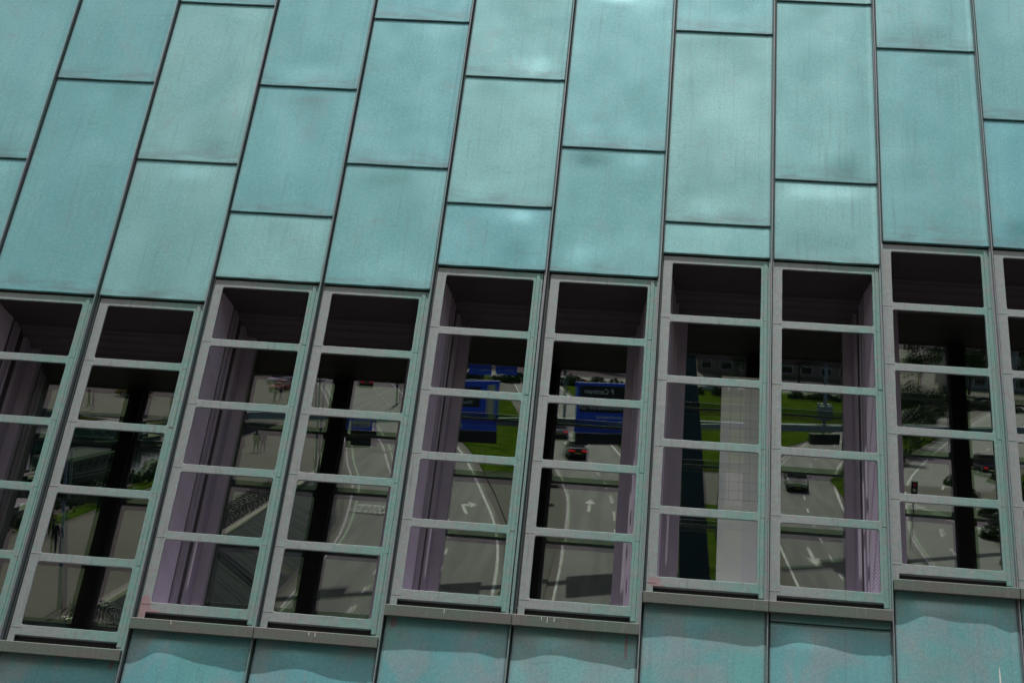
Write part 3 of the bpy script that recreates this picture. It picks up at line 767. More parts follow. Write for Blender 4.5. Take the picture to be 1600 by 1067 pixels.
sign(-3.95, 0.9, 5.85, 9.15, 'wide blue parking route sign with black message panel on gantry', [('P Centrum', .46, 2.6, 8.45, M_TXT), ('Waterlooplein 8', .40, 3.0, 7.95, M_TXT), ('Museumkwartier 224', .40, 3.6, 7.45, M_TXT), ('Museumkwartier', .34, 3.7, 6.85, M_TXT), ('Station', .34, 3.3, 6.4, M_TXT)], (5.1, 5.83),
     [(-.0 + .2, 3.9, 7.25, 8.95, M_BLK)])
sign(-17.35, -15.95, 5.65, 6.62, 'small blue sign with pale framed name hanging at the gantry end', [('TUNNEL', .30, 1.35, 6.02, M_BLK)], (4.72, 5.63), [(.12, 1.45, 5.95, 6.36, M_YEL)])

# a second, farther gantry
fg = tag(empty('sign_gantry', (-17.5, -160, 0)), 'far thin gantry over the curving road with two small signs', 'gantry')
mb = MB(); mb.box(-11, 9.5, -.15, .15, 5.9, 6.2); mb.obj('beam', M_STEEL, fg)
for x in (-10.8, 9.2):
    mb = MB(); mb.tube([(x, 0, 0), (x, 0, 5.95)], .16, 8); mb.obj('post', M_STEEL, fg)
for (x0, x1, z0, z1, lab) in ((-2.3, .3, 4.3, 6.0, 'larger blue sign with red dot on the far gantry'), (.8, 3.3, 4.5, 5.6, 'lower blue sign with red dot on the far gantry')):
    s = tag(empty('direction_sign', (-17.5, -159.7, 0)), lab, 'sign')
    mb = MB(); mb.box(x0, x1, -.06, .06, z0, z1 + .35); mb.obj('board', M_BLUE, s)
    mb = MB(); mb.tube([((x0 + .4), .07, z1 - .0), ((x0 + .4), .09, z1 - .0)], .2, 12); mb.obj('red_dot', M_RED, s)
    o = link('lettering', text_mesh('Centrum', .3, M_TXT), s); o.rotation_euler = (math.pi / 2, 0, math.pi); o.location = (x1 - .3, .075, z0 + .5)

# road lettering
o = link('lettering', text_mesh('Centrum', 1.0, M_WHITE), roadB)
o.matrix_local = Matrix.Translation((-16.75, -87.2, zr(-85.4) + .03)) @ Matrix.Rotation(math.pi + .06, 4, 'Z') @ Matrix.Rotation(math.atan(.05), 4, 'X') @ Matrix.Diagonal((.68, 6.4, 1, 1)) @ Matrix.Translation((0, -.0, 0))
o.location.y = -83.4

# ---------------------------------------------------------------- tiled tower, blue pillar, posts
M_NAVY = plain('navy_steel', (0.02, 0.055, 0.075), 0.35, 0.3, 0.3, 1.5)
pl = tag(empty('leaning_pillar', (2.9, -39.6, 0)), 'dark blue tapering steel pillar leaning on the paving above the tunnel ramp', 'pillar')
mb = MB(); vs = []
for z_, hw, xc in ((0, .85, .35), (4, .62, -.17), (12.8, .26, -.95)):
    vs += [(xc - hw, -.4, z_), (xc + hw, -.4, z_), (xc + hw, .4, z_), (xc - hw, .4, z_)]
mb.add(vs, [(4 * i + k, 4 * i + (k + 1) % 4, 4 * i + 4 + (k + 1) % 4, 4 * i + 4 + k) for i in range(2) for k in range(4)] + [(0, 1, 2, 3), (8, 9, 10, 11)])
mb.obj('shaft', M_NAVY, pl, bevel=.03)
mb = MB(); mb.box(-.7, 1.4, -.7, .7, 0, .12); mb.obj('base_plate', M_NAVY, pl)

M_LAMP = plain('lamp_head_white', (0.7, 0.7, 0.68), 0.4)
def lamp_post(x, y, h, label, arm=1.2, zb=None):
    z0 = zr(y) if (x > -18.8 and y < -42) else 0.0
    t = tag(empty('lamp_post', (x, y, z0)), label, 'lamp post', None)
    mb = MB(); mb.tube([(0, 0, 0), (0, 0, 1.2), (0, 0, h)], [.12, .09, .06], 10); mb.obj('pole', M_STEEL, t, smooth=True)
    mb = MB(); mb.tube([(0, 0, h - .02), (.2 * arm, 0, h + .15), (arm, 0, h + .2)], .035, 6); mb.obj('arm', M_STEEL, t)
    mb = MB(); mb.prism([(arm - .15, h + .17), (arm + .75, h + .2), (arm + .7, h + .29), (arm, h + .33)], 'y', -.15, .15); mb.obj('lamp_head', M_LAMP, t, bevel=.02)
    return t
lamp_post(-7.3, -79, 10.6, 'lamp post with white head on the verge beside the turn arrow')
lamp_post(-23.4, -91.5, 9.8, 'lamp post at the head of the ribbed retaining wall', -1.0)
lamp_post(-24.2, -43.4, 7.2, 'short lamp post on the paving near parked bicycles', -.8)
lamp_post(20.5, -132, 11, 'lamp post on the grass beside the approaching dark car', 1.2)
lamp_post(27, -150, 11, 'lamp post on the grass strip behind the traffic lights', 1.2)
lamp_post(-36, -148, 10, 'lamp post standing beside the far end of the canal', 1.0)
lamp_post(34, -188, 10, 'lamp post between the grass and the pale crossing road', 1.0)

M_GRN = plain('bollard_green', (0.03, 0.07, 0.045), 0.5)
mb = MB(); mb.tube([(0, 0, 0), (0, 0, .95), (0, 0, 1.05), (0, 0, 1.12)], [.11, .10, .10, .03], 10); bol = mb.mesh('post', [M_GRN], smooth=True)
mb = MB(); mb.tube([(0, 0, .8), (0, 0, .88)], .108, 10); bnd = mb.mesh('white_band', [M_TXT])
for i in range(9):
    t = tag(empty('bollard', (-33.4 + .12 * i, -64 - 4.6 * i, 0)), 'dark green bollard with white band in the row along the canal quay', 'bollard', 'bollards along the canal quay')
    link('post', bol, t); link('white_band', bnd, t)

M_ORG = plain('signal_orange', (0.55, 0.13, 0.03), 0.5)
def traffic_light(x, y, label):
    z0 = zr(y); t = tag(empty('traffic_light', (x, y, z0)), label, 'traffic light')
    for i in range(8):
        mb = MB(); mb.tube([(0, 0, i * .42), (0, 0, (i + 1) * .42)], .055, 8); mb.obj('pole_band', M_ORG if i % 2 else M_TXT, t)
    mb = MB(); mb.box(-.22, .22, -.03, .03, 3.3, 4.5); mb.obj('back_board', M_BLK, t, bevel=.01)
    for k, m in enumerate((M_GRN, M_YEL, M_RED)):
        mb = MB(); mb.tube([(0, .03, 3.55 + k * .36), (0, .12, 3.55 + k * .36)], .12, 10); mb.obj('lens', m, t)
traffic_light(18.0, -84.5, 'banded traffic light at the edge of the hatched road')
traffic_light(19.3, -86.0, 'banded traffic light standing behind another beside the hatched road')

# ---------------------------------------------------------------- cars
M_TYRE = plain('tyre', (0.02, 0.02, 0.02), 0.8); M_RIM = plain('rim', (0.45, 0.45, 0.46), 0.3, 0.7)
M_CGL = plain('car_glass', (0.015, 0.018, 0.02), 0.05, 0, 0.1, 3, 0.8)
M_HL = plain('headlight', (0.75, 0.78, 0.8), 0.1); M_PLATE = plain('number_plate', (0.65, 0.5, 0.05), 0.5)
def tail_mat():
    n = N('tail_light'); x = n.n('ShaderNodeBsdfPrincipled'); x.inputs['Base Color'].default_value = (0.6, .01, .02, 1); x.inputs['Roughness'].default_value = .2
    x.inputs['Emission Color'].default_value = (1, .02, .04, 1); x.inputs['Emission Strength'].default_value = 0.9
    n.l(x.outputs[0], n.out.inputs[0]); return n.m
M_TL = tail_mat()
def paint(name, col): return plain(name, col, 0.22, 0.25, 0.05, 2, 0.7)
def car(x, y, ang, col, label, group=None, L=4.4, Wd=1.8, H=1.46, s=1.0):
    z0 = (zr(y) if x > -18.8 else 0) + .012
    t = tag(empty('car', (x, y, z0), ang), label, 'car', group); t.rotation_euler = (math.atan(-.05) * (math.cos(ang)) if y > -108 and x > -18.8 else 0, 0, ang)
    pm = paint('car_paint', col); h = L / 2; w2 = Wd / 2
    # body: cross-sections along the length, front at +y
    secs = [(-h, .52, .86, .78), (-h + .12, .28, .98, .93), (-h + .8, .22, 1.0, 1), (-h + 1.5, .2, .96, 1), (0, .2, .93, 1), (h - 1.2, .2, .90, 1), (h - .35, .22, .78, .95), (h - .08, .3, .66, .86), (h, .42, .56, .74)]
    mb = MB(); vs = []; m = 8
    for (yy_, zb_, zt, k) in secs:
        a = w2 * k
        vs += [(-a * .92, yy_, zb_), (-a, yy_, zb_ + .12), (-a, yy_, zt - .16), (-a * .88, yy_, zt), (a * .88, yy_, zt), (a, yy_, zt - .16), (a, yy_, zb_ + .12), (a * .92, yy_, zb_)]
    mb.add(vs, [(i * m + j, i * m + (j + 1) % m, (i + 1) * m + (j + 1) % m, (i + 1) * m + j) for i in range(len(secs) - 1) for j in range(m)] + [tuple(range(m)), tuple(range((len(secs) - 1) * m, len(secs) * m))])
    mb.obj('body', pm, t, smooth=False, bevel=.02)
    # glasshouse and roof
    cb = [(-h + .45, .96, .84), (-h + 1.15, H - .06, .64), (-.1, H - .02, .68), (.45, H - .09, .66), (h - 1.25, .90, .84)]
    mb = MB(); vs = []
    for (yy_, zt, k) in cb: vs += [(-w2 * k, yy_, zt), (w2 * k, yy_, zt)]
    base = [(-w2 * .86, yy_, .9) for (yy_, _, _) in cb] + [(w2 * .86, yy_, .9) for (yy_, _, _) in cb]
    nb = len(vs); vs += base; k5 = len(cb)
    fs = [(2 * i, 2 * i + 1, 2 * i + 3, 2 * i + 2) for i in range(k5 - 1)]
    fs += [(2 * i, 2 * i + 2, nb + i + 1, nb + i) for i in range(k5 - 1)] + [(2 * i + 1, 2 * i + 3, nb + k5 + i + 1, nb + k5 + i) for i in range(k5 - 1)]
    mb.add(vs, fs); mb.obj('windows', M_CGL, t)
    mb = MB(); vs = []
    for (yy_, zt, k) in ((-h + 1.12, H - .055, .635), (-.1, H + .0, .665), (.5, H - .085, .65)): vs += [(-w2 * k, yy_, zt + .012), (0, yy_, zt + .05), (w2 * k, yy_, zt + .012), (w2 * k, yy_, zt - .03), (-w2 * k, yy_, zt - .03)]
    mb.add(vs, [(5 * i + j, 5 * i + (j + 1) % 5, 5 * i + 5 + (j + 1) % 5, 5 * i + 5 + j) for i in range(2) for j in range(5)] + [(0, 1, 2, 3, 4), (10, 11, 12, 13, 14)])
    mb.obj('roof', pm, t)
    for sx in (-1, 1):
        for yy_ in (-h + .85, h - .85):
            wh = link('wheel', None, t, None, Matrix.Translation((sx * (w2 - .11), yy_, .32)))
            mb = MB(); mb.tube([(-.10, 0, 0), (.10, 0, 0)], .32, 18); mb.obj('tyre', M_TYRE, wh)
            mb = MB(); mb.tube([(sx * .08, 0, 0), (sx * .115, 0, 0)], .21, 12); mb.obj('rim', M_RIM, wh)
        mb = MB(); mb.box(sx * w2 * .62 - .2, sx * w2 * .62 + .2, -h - .03, -h + .2, .70, .84); mb.obj('tail_light', M_TL, t, bevel=.02)
        mb = MB(); mb.box(sx * w2 * .60 - .2, sx * w2 * .60 + .2, h - .22, h - .02, .50, .63); mb.obj('headlight', M_HL, t, bevel=.02)
        mb = MB(); mb.box(sx * (w2 + .09) - .1, sx * (w2 + .09) + .1, .62, .74, .92, 1.05); mb.obj('mirror', pm, t, bevel=.02)
    mb = MB(); mb.box(-.26, .26, -h - .025, -h + .1, .52, .63); mb.obj('number_plate', M_PLATE, t)
    mb = MB(); mb.box(-.26, .26, h - .2, h + .012, .38, .48); mb.obj('number_plate', M_PLATE, t)
    mb = MB(); mb.box(-w2 * .8, w2 * .8, -h - .035, -h + .3, .34, .48); mb.obj('bumper', M_TYRE, t, bevel=.02)
    return t
PI = math.pi
car(-5.15, -117.6, PI - .13, (.035, .035, .04), 'dark saloon car with red tail lights driving away past the grass')
car(-7.6, -134.5, PI - .12, (.36, .37, .38), 'silver car driving away ahead of the dark saloon')
car(-36.9, -187, PI - .25, (.03, .028, .03), 'black car driving away round the far bend')
car(13.6, -107.2, 0.05, (.03, .032, .035), 'dark car driving towards the building beside the grass')
car(12, -229, PI / 2, (.5, .51, .52), 'pale car on the crossing road beyond the grass')
car(19.5, -230, PI / 2, (.1, .22, .14), 'green car on the crossing road beyond the grass')
car(47, -231.5, PI / 2, (.33, .38, .42), 'grey blue car on the crossing road under the trees')
car(55, -232, PI / 2, (.06, .2, .1), 'dark green car on the crossing road under the trees')
car(-48, -183, .3, (.6, .6, .6), 'white car parked at the back of the square')
car(-44.5, -170, .25, (.3, .05, .04), 'dark red car parked at the back of the square')
car(-57, -150, 1.2, (.55, .4, .05), 'yellow car parked behind the canal')
car(33, -128, PI - .3, (.04, .04, .045), 'black car on the pale road behind the hatching', H=1.7)

# ---------------------------------------------------------------- people
M_SKIN = plain('skin', (0.45, 0.28, 0.2), 0.6); M_HAIR = plain('hair', (0.03, 0.02, 0.015), 0.7)
def cloth(c): return plain('clothing', c, 0.85, 0, 0.2, 12)
def person_mesh(stride):
    s = stride
    P = {'pel': (0, 0, .95), 'wai': (0, 0, 1.10), 'che': (0, .02, 1.32), 'nec': (0, .0, 1.50), 'hd0': (0, .02, 1.58), 'hd1': (0, .03, 1.68), 'hd2': (0, .01, 1.76),
         'sl': (-.19, 0, 1.42), 'el': (-.25, -.06 * s, 1.14), 'wl': (-.25, .14 * s, .93), 'hl': (-.25, .18 * s, .84), 'sr': (.19, 0, 1.42), 'er': (.25, -.10 * s, 1.14), 'wr': (.25, -.12 * s, .90), 'hr': (.25, -.10 * s, .81),
         'tl': (-.10, .02, .88), 'kl': (-.10, .20 * s, .50), 'al': (-.10, .26 * s, .08), 'fl': (-.11, .26 * s + .17, .035), 'tr': (.10, .0, .88), 'kr': (.10, -.02 * s, .49), 'ar': (.10, -.30 * s, .12), 'fr': (.11, -.30 * s + .15, .035)}
    R = {'pel': .15, 'wai': .135, 'che': .165, 'nec': .06, 'hd0': .075, 'hd1': .105, 'hd2': .085, 'sl': .075, 'el': .05, 'wl': .035, 'hl': .035, 'sr': .075, 'er': .05, 'wr': .035, 'hr': .035, 'tl': .10, 'kl': .065, 'al': .045, 'fl': .04, 'tr': .10, 'kr': .065, 'ar': .045, 'fr': .04}
    E_ = [('pel', 'wai'), ('wai', 'che'), ('che', 'nec'), ('nec', 'hd0'), ('hd0', 'hd1'), ('hd1', 'hd2'), ('che', 'sl'), ('sl', 'el'), ('el', 'wl'), ('wl', 'hl'), ('che', 'sr'), ('sr', 'er'), ('er', 'wr'), ('wr', 'hr'), ('pel', 'tl'), ('tl', 'kl'), ('kl', 'al'), ('al', 'fl'), ('pel', 'tr'), ('tr', 'kr'), ('kr', 'ar'), ('ar', 'fr')]
    ks = list(P); me = bpy.data.meshes.new('tmp'); me.from_pydata([P[k] for k in ks], [(ks.index(a), ks.index(b)) for a, b in E_], [])
    ob = bpy.data.objects.new('tmp', me); COL.objects.link(ob)
    ob.modifiers.new('s', 'SKIN'); ob.modifiers.new('d', 'SUBSURF').levels = 1
    for i, k in enumerate(ks): me.skin_vertices[0].data[i].radius = (R[k] * 1.25, R[k] * 1.25 * (.72 if k in ('che', 'pel', 'wai') else 1)); me.skin_vertices[0].data[i].use_root = (k == 'pel')
    dg = bpy.context.evaluated_depsgraph_get(); out = bpy.data.meshes.new_from_object(ob.evaluated_get(dg)); bpy.data.objects.remove(ob); out.name = 'body'
    return out
PM = [person_mesh(1.0), person_mesh(.45)]
def person(x, y, ang, top, legs, label, k=0):
    t = tag(empty('person', (x, y, .0), ang), label, 'person')
    me = PM[k].copy(); me.materials.clear()
    for m in (cloth(top), cloth(legs), M_SKIN, M_TYRE): me.materials.append(m)
    for p in me.polygons:
        c = p.center; p.material_index = 3 if c.z < .1 else 2 if c.z > 1.5 or (abs(c.x) > .19 and c.z < .92 and c.z > .75) else 1 if c.z < .98 else 0; p.use_smooth = True
    link('body', me, t)
    mb = MB(); mb.tube([(0, -.02, 1.62), (0, -.025, 1.70), (0, -.01, 1.78), (0, 0, 1.815)], [.115, .122, .095, .02], 10); mb.obj('hair', M_HAIR, t, smooth=True)
person(-31.0, -104.2, PI, (.03, .035, .03), (.02, .02, .025), 'person in dark clothes walking alone across the square')
person(-29.1, -55.2, PI * .9, (.02, .02, .022), (.03, .03, .05), 'person in black walking beside the canal quay')
person(-31.5, -60.5, .3, (.12, .04, .03), (.02, .02, .03), 'person in dark red coat walking towards the quay posts', 1)
person(-56, -133, 1.2, (.02, .02, .02), (.02, .02, .02), 'person in black standing behind the canal', 1)
person(-46.5, -131, .5, (.4, .09, .03), (.02, .03, .06), 'person in orange jacket behind the moored boats', 1)
person(-41, -152, 2.0, (.05, .06, .12), (.02, .02, .03), 'person in navy jacket near the parked cars')
person(-38, -146, 1.0, (.3, .3, .3), (.03, .03, .04), 'person in grey top near the parked cars', 1)
person(52, -222, 1.4, (.03, .03, .03), (.02, .02, .03), 'person in black on the grass beside the crossing road')

# ---------------------------------------------------------------- bicycles along the wall
M_BIKE = plain('bicycle_frame', (0.02, 0.025, 0.025), 0.3, 0.5); M_CHR = plain('chrome', (0.6, 0.6, 0.6), 0.15, 0.95); M_SAD = plain('saddle', (0.02, 0.018, 0.016), 0.6)
def bicycle():
    t = empty('bicycle')
    for y in (-.53, .53):
        wh = link('wheel', None, t, None, Matrix.Translation((0, y, .35)))
        mb = MB(); mb.torus((0, 0, 0), (1, 0, 0), .33, .02, 20, 6); mb.obj('tyre', M_TYRE, wh)
        mb = MB(); mb.torus((0, 0, 0), (1, 0, 0), .305, .008, 20, 4)
        for k in range(8): a = PI * k / 8; mb.tube([(0, math.cos(a) * .3, math.sin(a) * .3), (0, -math.cos(a) * .3, -math.sin(a) * .3)], .003, 3)
        mb.obj('rim', M_CHR, wh)
    mb = MB()
    for a, b in (((0, -.53, .35), (0, -.08, .3)), ((0, -.08, .3), (0, .38, .78)), ((0, -.08, .3), (0, -.2, .82)), ((0, -.2, .76), (0, .38, .82)), ((0, -.53, .35), (0, -.19, .74)), ((0, .53, .35), (0, .36, .9))): mb.tube([a, b], .017, 6)
    mb.obj('frame', M_BIKE, t)
    mb = MB(); mb.tube([(-.28, .2, 1.06), (-.2, .34, 1.08), (0, .36, 1.04), (.2, .34, 1.08), (.28, .2, 1.06)], .013, 6); mb.tube([(0, .36, .88), (0, .36, 1.04)], .014, 6); mb.obj('handlebar', M_CHR, t)
    mb = MB(); mb.prism([(-.08, -.34), (.08, -.34), (.03, -.05), (-.03, -.05)], 'z', .90, .96); mb.obj('saddle', M_SAD, t, bevel=.012)
    mb = MB(); mb.box(-.06, .06, -.72, -.3, .70, .72); mb.tube([(0, -.7, .7), (0, -.53, .36)], .008, 4); mb.obj('carrier', M_BIKE, t)
    mb = MB(); mb.tube([(-.1, -.08, .2), (.1, -.08, .4)], .01, 5); mb.box(-.16, -.08, -.13, -.03, .19, .215); mb.box(.08, .16, -.13, -.03, .385, .41); mb.obj('pedals', M_CHR, t)
    return t
b0 = bicycle()
for i in range(26):
    t = b0 if i == 0 else copy_tree(b0)
    tag(t, 'bicycle parked in the row along the pale coping of the ribbed wall', 'bicycle', 'bicycles parked along the wall')
    t.location = (-24.0 + rnd.uniform(-.12, .12), -82 + .68 * i, .0); t.rotation_euler = (0, rnd.uniform(-.12, .12), PI / 2 + .35 + rnd.uniform(-.2, .2))
for i in range(4):
    t = copy_tree(b0); tag(t, 'bicycle parked in the loose cluster past the end of the wall', 'bicycle', 'bicycles clustered past the wall end')
    t.location = (-21.6 + .5 * i, -42.6 + .25 * i + .4, 0) if False else (-22.6 + .45 * i, -41.2 + .2 * (i % 2), 0); t.rotation_euler = (0, rnd.uniform(-.1, .1), .5 + rnd.uniform(-.4, .4))

# ---------------------------------------------------------------- boats in the canal
def boat(x, y, ang, L, Wd, hull, deck, label, cabin=True, top=(.35, .35, .33)):
    t = tag(empty('boat', (x, y, -1.15), ang), label, 'boat')
    mh = plain('boat_hull', hull, 0.35, 0, 0.15, 2); md = plain('boat_deck', deck, 0.6, 0, 0.2, 3); mt = plain('boat_roof', top, 0.9, 0, .15, 3, 0.1)
    mb = MB(); vs = []; N_ = 12; m = 5
    for i in range(N_ + 1):
        a = i / N_; yv = (a - .5) * L; k = math.sin(math.pi * min(1, max(.0, (1 - a) * 1.05 + .02)) ** .55 * .5) if a > .4 else .92 + .08 * a / .4
        k = max(.02, (1 - max(0, (a - .55) / .45) ** 2.2)) * (.86 + .14 * min(1, a / .25)); sh = .22 * (2 * a - 1) ** 2 + (.25 * a * a)
        vs += [(-Wd / 2 * k, yv, 1.0 + sh), (-Wd / 2 * k * .82, yv, .3), (0, yv, -.15), (Wd / 2 * k * .82, yv, .3), (Wd / 2 * k, yv, 1.0 + sh)]
    mb.add(vs, [(i * m + j, i * m + j + 1, (i + 1) * m + j + 1, (i + 1) * m + j) for i in range(N_) for j in range(m - 1)] + [(0, 1, 2, 3, 4)])
    h = mb.obj('hull', mh, t, smooth=False)
    mb = MB(); mb.add([(v[0] * .97, v[1], v[2] - .12) for v in vs], [(i * m, i * m + 4, (i + 1) * m + 4, (i + 1) * m) for i in range(N_)]); mb.obj('deck', md, t)
    mb = MB(); mb.tube([vs[i * m] for i in range(N_ + 1)], .05, 5); mb.tube([vs[i * m + 4] for i in range(N_ + 1)], .05, 5); mb.obj('gunwale', mt, t)
    if cabin:
        c = link('cabin', None, t, None, Matrix.Translation((0, -L * .1, 0)))
        mb = MB(); mb.prism([(-Wd * .34, .9), (Wd * .34, .9), (Wd * .30, 2.1), (-Wd * .30, 2.1)], 'y', -L * .26, L * .22); mb.obj('cabin_wall', mh, c, bevel=.03)
        mb = MB(); mb.box(-Wd * .36, Wd * .36, -L * .28, L * .25, 2.1, 2.2); mb.obj('cabin_roof', mt, c, bevel=.03)
        mb = MB(); mb.box(-.3, .3, -.02, .02, -.2, .2); wm = mb.mesh('window', [M_CGL])
        for sx in (-1, 1):
            for k in range(5): link('window', wm, c, None, Matrix.Translation((sx * Wd * .325, -L * .2 + k * L * .09, 1.62)) @ Matrix.Rotation(PI / 2, 4, 'Z'))
    else:
        for yv in (-L * .2, L * .05, L * .22):
            mb = MB(); mb.box(-Wd * .4, Wd * .4, yv - .14, yv + .14, .72, .78); mb.obj('bench', md, t)
boat(-46.5, -108, .35, 15, 4.2, (.02, .10, .06), (.2, .16, .1), 'long green hulled boat with cabin moored in the canal')
boat(-40.5, -86, .1, 14, 4.0, (.015, .05, .035), (.15, .12, .09), 'dark green barge with pale roof moored in the canal', True, (.06, .08, .06))
boat(-38.2, -68, .0, 9, 2.8, (.03, .05, .07), (.3, .28, .25), 'open dark blue boat with benches moored at the quay', False, (.6, .6, .58))
boat(-53, -96, .2, 11, 3.4, (.2, .2, .2), (.3, .2, .12), 'grey boat with cabin across the canal', True, (.3, .08, .05))
boat(-49.5, -124, 1.3, 8, 2.6, (.45, .25, .03), (.25, .2, .15), 'small yellow open boat at the end of the canal', False)

# ---------------------------------------------------------------- trees, bushes and far buildings
M_BARK = plain('bark', (0.07, 0.055, 0.04), 0.9, 0, 0.3, 5)
def leaf_mat(name, a, b):
    n = N(name); c = n.mix(n.noise(n.pos(), 0.9, 4), a, b)
    return n.bsdf(c, 0.6, 0, 0.3)
M_LEAF = [leaf_mat('leaves', (0.025, 0.055, 0.014), (0.06, 0.11, 0.025)), leaf_mat('leaves_dark', (0.02, 0.04, 0.014), (0.045, 0.075, 0.02))]
def tree_meshes(seed, h, r, nleaf):
    q = random.Random(seed); mb = MB(); tips = []
    mb.tube([(0, 0, -.1), (.1, 0, h * .2), (0, .1, h * .45), (.1, .1, h * .75)], [.28, .22, .16, .06], 8)
    for i in range(9):
        a = q.uniform(0, 2 * PI); z0 = h * q.uniform(.28, .6); e = Vector((math.cos(a) * r * q.uniform(.4, .85), math.sin(a) * r * q.uniform(.4, .85), z0 + h * q.uniform(.12, .35)))
        mb.tube([(0, 0, z0), e * .5 + Vector((0, 0, z0 * .55)), e], [.10, .07, .02], 5); tips.append(e)
    tips.append(Vector((0, 0, h * .9)))
    tr = mb.mesh('trunk', [M_BARK]); mb = MB()
    for i in range(nleaf):
        t = q.choice(tips); d = Vector((q.gauss(0, 1), q.gauss(0, 1), q.gauss(0, .8))).normalized() * (q.random() ** .5) * r * .48
        p = t + d; s = q.uniform(.14, .3); ax = Vector((q.gauss(0, 1), q.gauss(0, 1), q.gauss(0, 1))).normalized(); bx = ax.orthogonal().normalized() * s * .55; cx = ax.cross(bx).normalized() * s
        mb.add([p - cx, p + bx, p + cx, p - bx], [(0, 1, 2, 3)])
    return tr, mb
TREES = []
for k in range(3):
    tr, lb = tree_meshes(k + 3, 9.5 + k, 3.6 + .4 * k, 3600); TREES.append((tr, lb.mesh('crown', [M_LEAF[k % 2]])))
def tree(x, y, k, s, label, group):
    t = tag(empty('tree', (x, y, 0), rnd.uniform(0, 6)), label, 'tree', group); t.scale = (s, s, s)
    link('trunk', TREES[k][0], t); link('crown', TREES[k][1], t)
for i, (x, y) in enumerate([(-70, -176), (-62, -190), (-78, -165), (-84, -150), (-56, -204), (-66, -208), (-92, -180)]):
    tree(x, y, i % 3, rnd.uniform(.8, 1.15), 'leafy tree in the clump behind the canal', 'trees behind the canal')
for i, (x, y) in enumerate([(40, -262), (50, -258), (60, -264), (70, -258), (82, -262), (94, -256), (30, -268)]):
    tree(x, y, (i + 1) % 3, rnd.uniform(.8, 1.1), 'leafy tree in the row beyond the crossing road', 'trees beyond the crossing road')
for i, (x, y) in enumerate([(58, -176), (66, -190), (62, -205), (72, -214)]):
    tree(x, y, i % 3, rnd.uniform(.5, .7), 'small tree on the grass beside the wide pale road', 'small trees beside the pale road')
for i, (x, y) in enumerate([(-4, -268), (8, -272), (-16, -270), (-30, -262), (18, -266)]):
    tree(x, y, (i + 2) % 3, rnd.uniform(.9, 1.1), 'tall tree standing directly behind the far end of the straight road', 'trees behind the straight road')

def bush_mesh(seed, r):
    q = random.Random(seed); mb = MB()
    for i in range(700):
        d = Vector((q.gauss(0, 1), q.gauss(0, 1), abs(q.gauss(0, .8)))).normalized() * (q.random() ** .4) * r; s = q.uniform(.08, .16)
        ax = Vector((q.gauss(0, 1), q.gauss(0, 1), q.gauss(0, 1))).normalized(); bx = ax.orthogonal().normalized() * s * .6; cx = ax.cross(bx).normalized() * s
        mb.add([d - cx, d + bx, d + cx, d - bx], [(0, 1, 2, 3)])
    return mb.mesh('foliage', [M_LEAF[0]])
BU = [bush_mesh(s, 1.0) for s in (1, 2)]
bush_spots = [(-6.2 + .4 * math.sin(i * 2.1), -101 + 2.6 * i) for i in range(15)] + [(5.0 + .9 * math.sin(i * 1.7), -70 + 2.0 * i) for i in range(10)]
for i, (x, y) in enumerate(bush_spots):
    t = tag(empty('bush', (x, y, zr(y) + .1), i), 'low bush on the verge between the two straight carriageways' if i < 15 else 'low bush on the verge behind the blue pillar', 'bush', 'bushes on the road verge' if i < 15 else 'bushes behind the pillar')
    t.scale = (.35, .5, .22) if i < 15 else (.8, .8, .5 if i % 2 else .7); link('foliage', BU[i % 2], t)
    mb = MB(); mb.tube([(0, 0, -.15), (0, 0, .3)], .04, 5); mb.obj('stem', M_BARK, t)

def house(x, y, wd, dp, ht, floors, bays, wall, label):
    t = tag(empty('building', (x, y, 0)), label, 'building'); mw = plain('house_wall', wall, .85, 0, .15, .6)
    mb = MB(); mb.box(-wd / 2, wd / 2, -dp / 2, dp / 2, 0, ht); mb.obj('wall', mw, t)
    mb = MB(); mb.box(-wd / 2 - .3, wd / 2 + .3, -dp / 2 - .3, dp / 2 + .3, ht, ht + .4); mb.obj('roof', M_CONC, t)
    fh = ht / floors; bw = wd / bays
    mb = MB(); mb.box(-bw * .3, bw * .3, .0, .06, -fh * .28, fh * .28); wf = mb.mesh('window', [M_TXT]); mb = MB(); mb.box(-bw * .27, bw * .27, .06, .08, -fh * .25, fh * .25); wp = mb.mesh('pane', [M_CGL])
    for f in range(floors):
        for b in range(bays):
            o = link('window', wf, t, None, Matrix.Translation((-wd / 2 + (b + .5) * bw, dp / 2, (f + .5) * fh))); link('pane', wp, o)
house(-96, -226 + 12, 40, 10, 7, 2, 10, (.22, .07, .05), 'low red brick building behind the canal trees')
house(-30, -292, 44, 14, 15, 5, 12, (.28, .26, .23), 'grey office block behind the far end of the straight road')
house(30, -300, 36, 14, 18, 6, 9, (.3, .2, .15), 'brown brick block beyond the crossing road')
house(86, -296, 50, 14, 12, 4, 12, (.33, .32, .3), 'long pale block beyond the row of trees')

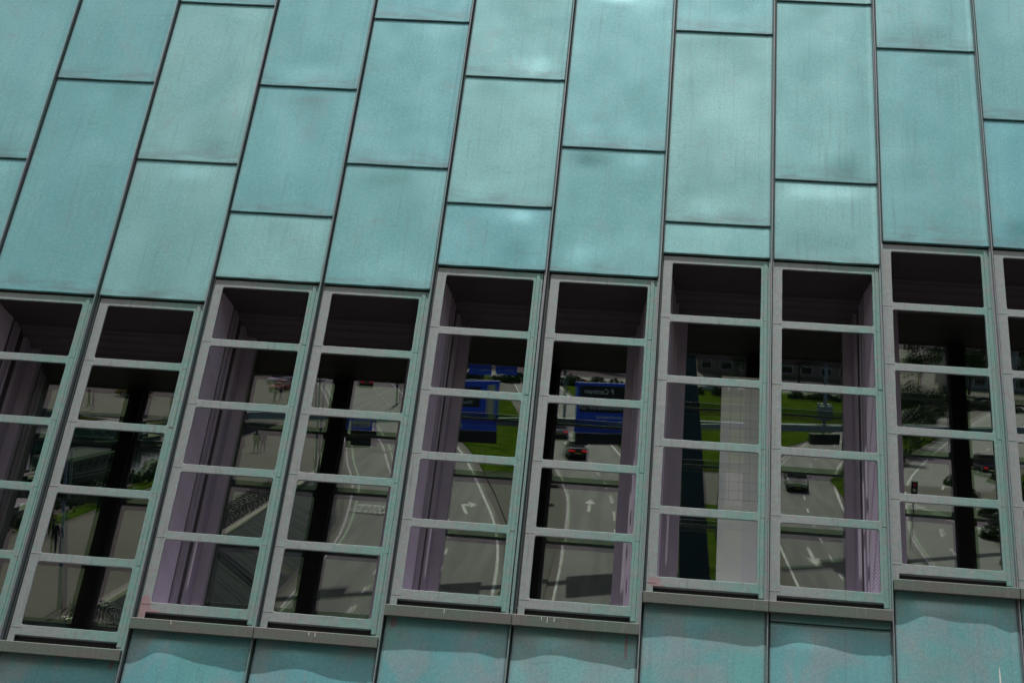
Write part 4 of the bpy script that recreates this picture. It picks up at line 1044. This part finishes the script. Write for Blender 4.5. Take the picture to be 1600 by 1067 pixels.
# a busy far edge: hedges and parked cars along the crossing road
c0_ = None
for i in range(16):
    x = -74 + 9.2 * i + rnd.uniform(-1.5, 1.5)
    if c0_ is None:
        c0_ = car(x, -243, PI / 2, (.05, .055, .06), 'dark parked car in the row along the crossing road', 'cars parked along the crossing road'); cc = c0_
    else:
        cc = copy_tree(c0_)
    cc.location = (x, -219.5 - .0155 * (x + 74) - 1.2, .02)
for i in range(60):
    x = -90 + 3.1 * i + rnd.uniform(-.8, .8); y = -212 - .06 * (x + 90) + rnd.uniform(-1.2, 1.2)
    t = tag(empty('bush', (x, y, 0), i), 'dark bush in the long hedge along the crossing road', 'bush', 'bushes of the hedge along the crossing road')
    t.scale = (1.7, 1.5, rnd.uniform(1.0, 1.9)); link('foliage', BU[i % 2], t)
for i, (x, y) in enumerate([(-46, -196), (-52, -176), (-40, -205), (-24, -206), (44, -206), (36, -212), (14, -216), (2, -214), (80, -200), (52, -150), (60, -140), (70, -160)]):
    tree(x, y, i % 3, rnd.uniform(.35, .55), 'young tree planted on the far grass before the hedge', 'young trees before the hedge')

for i, (x, y) in enumerate([(35, -112), (41, -124), (31, -99), (37, -98), (46, -134), (30.5, -88), (36, -84), (43, -108), (55, -128)]):
    t_z = zr(y) if x < 46 else 0
    tree(x, y, i % 3, rnd.uniform(.42, .62), 'bushy tree on the grass bank beside the hatched road', 'trees on the grass bank'); COL.objects[-1].parent.location.z = t_z
for i in range(22):
    x = -34.2 + .6 * math.sin(i * 1.3); y = -60 - 2.2 * i
    t = tag(empty('bush', (x, y, 0), i), 'low shrub planted along the edge of the canal quay', 'bush', 'shrubs along the canal quay')
    t.scale = (.7, .8, .8); link('foliage', BU[i % 2], t)
for i in range(16):
    x = 27.5 + 4 * math.sin(i * 2.3) + .5 * max(0, i - 8); y = -76 - 3.0 * i
    t = tag(empty('bush', (x + 2, y, zr(y)), i), 'dark shrub on the grass bank beside the hatched road', 'bush', 'shrubs on the grass bank')
    t.scale = (1.1, 1.1, 1.0); link('foliage', BU[i % 2], t)
strip('grass_verge', [(-33.4, -98), (-33.4, -60)], [(-32.2, -98), (-32.2, -60)], M_GRASS, 0.05)

for i, (x, y) in enumerate([(33.5, -160), (35.2, -167), (31, -150), (28.5, -141), (34, -174), (26.5, -132)]):
    tree(x, y, (i + 1) % 3, rnd.uniform(.4, .55), 'dense small tree on the grass strip between the two roads', 'trees on the grass strip')
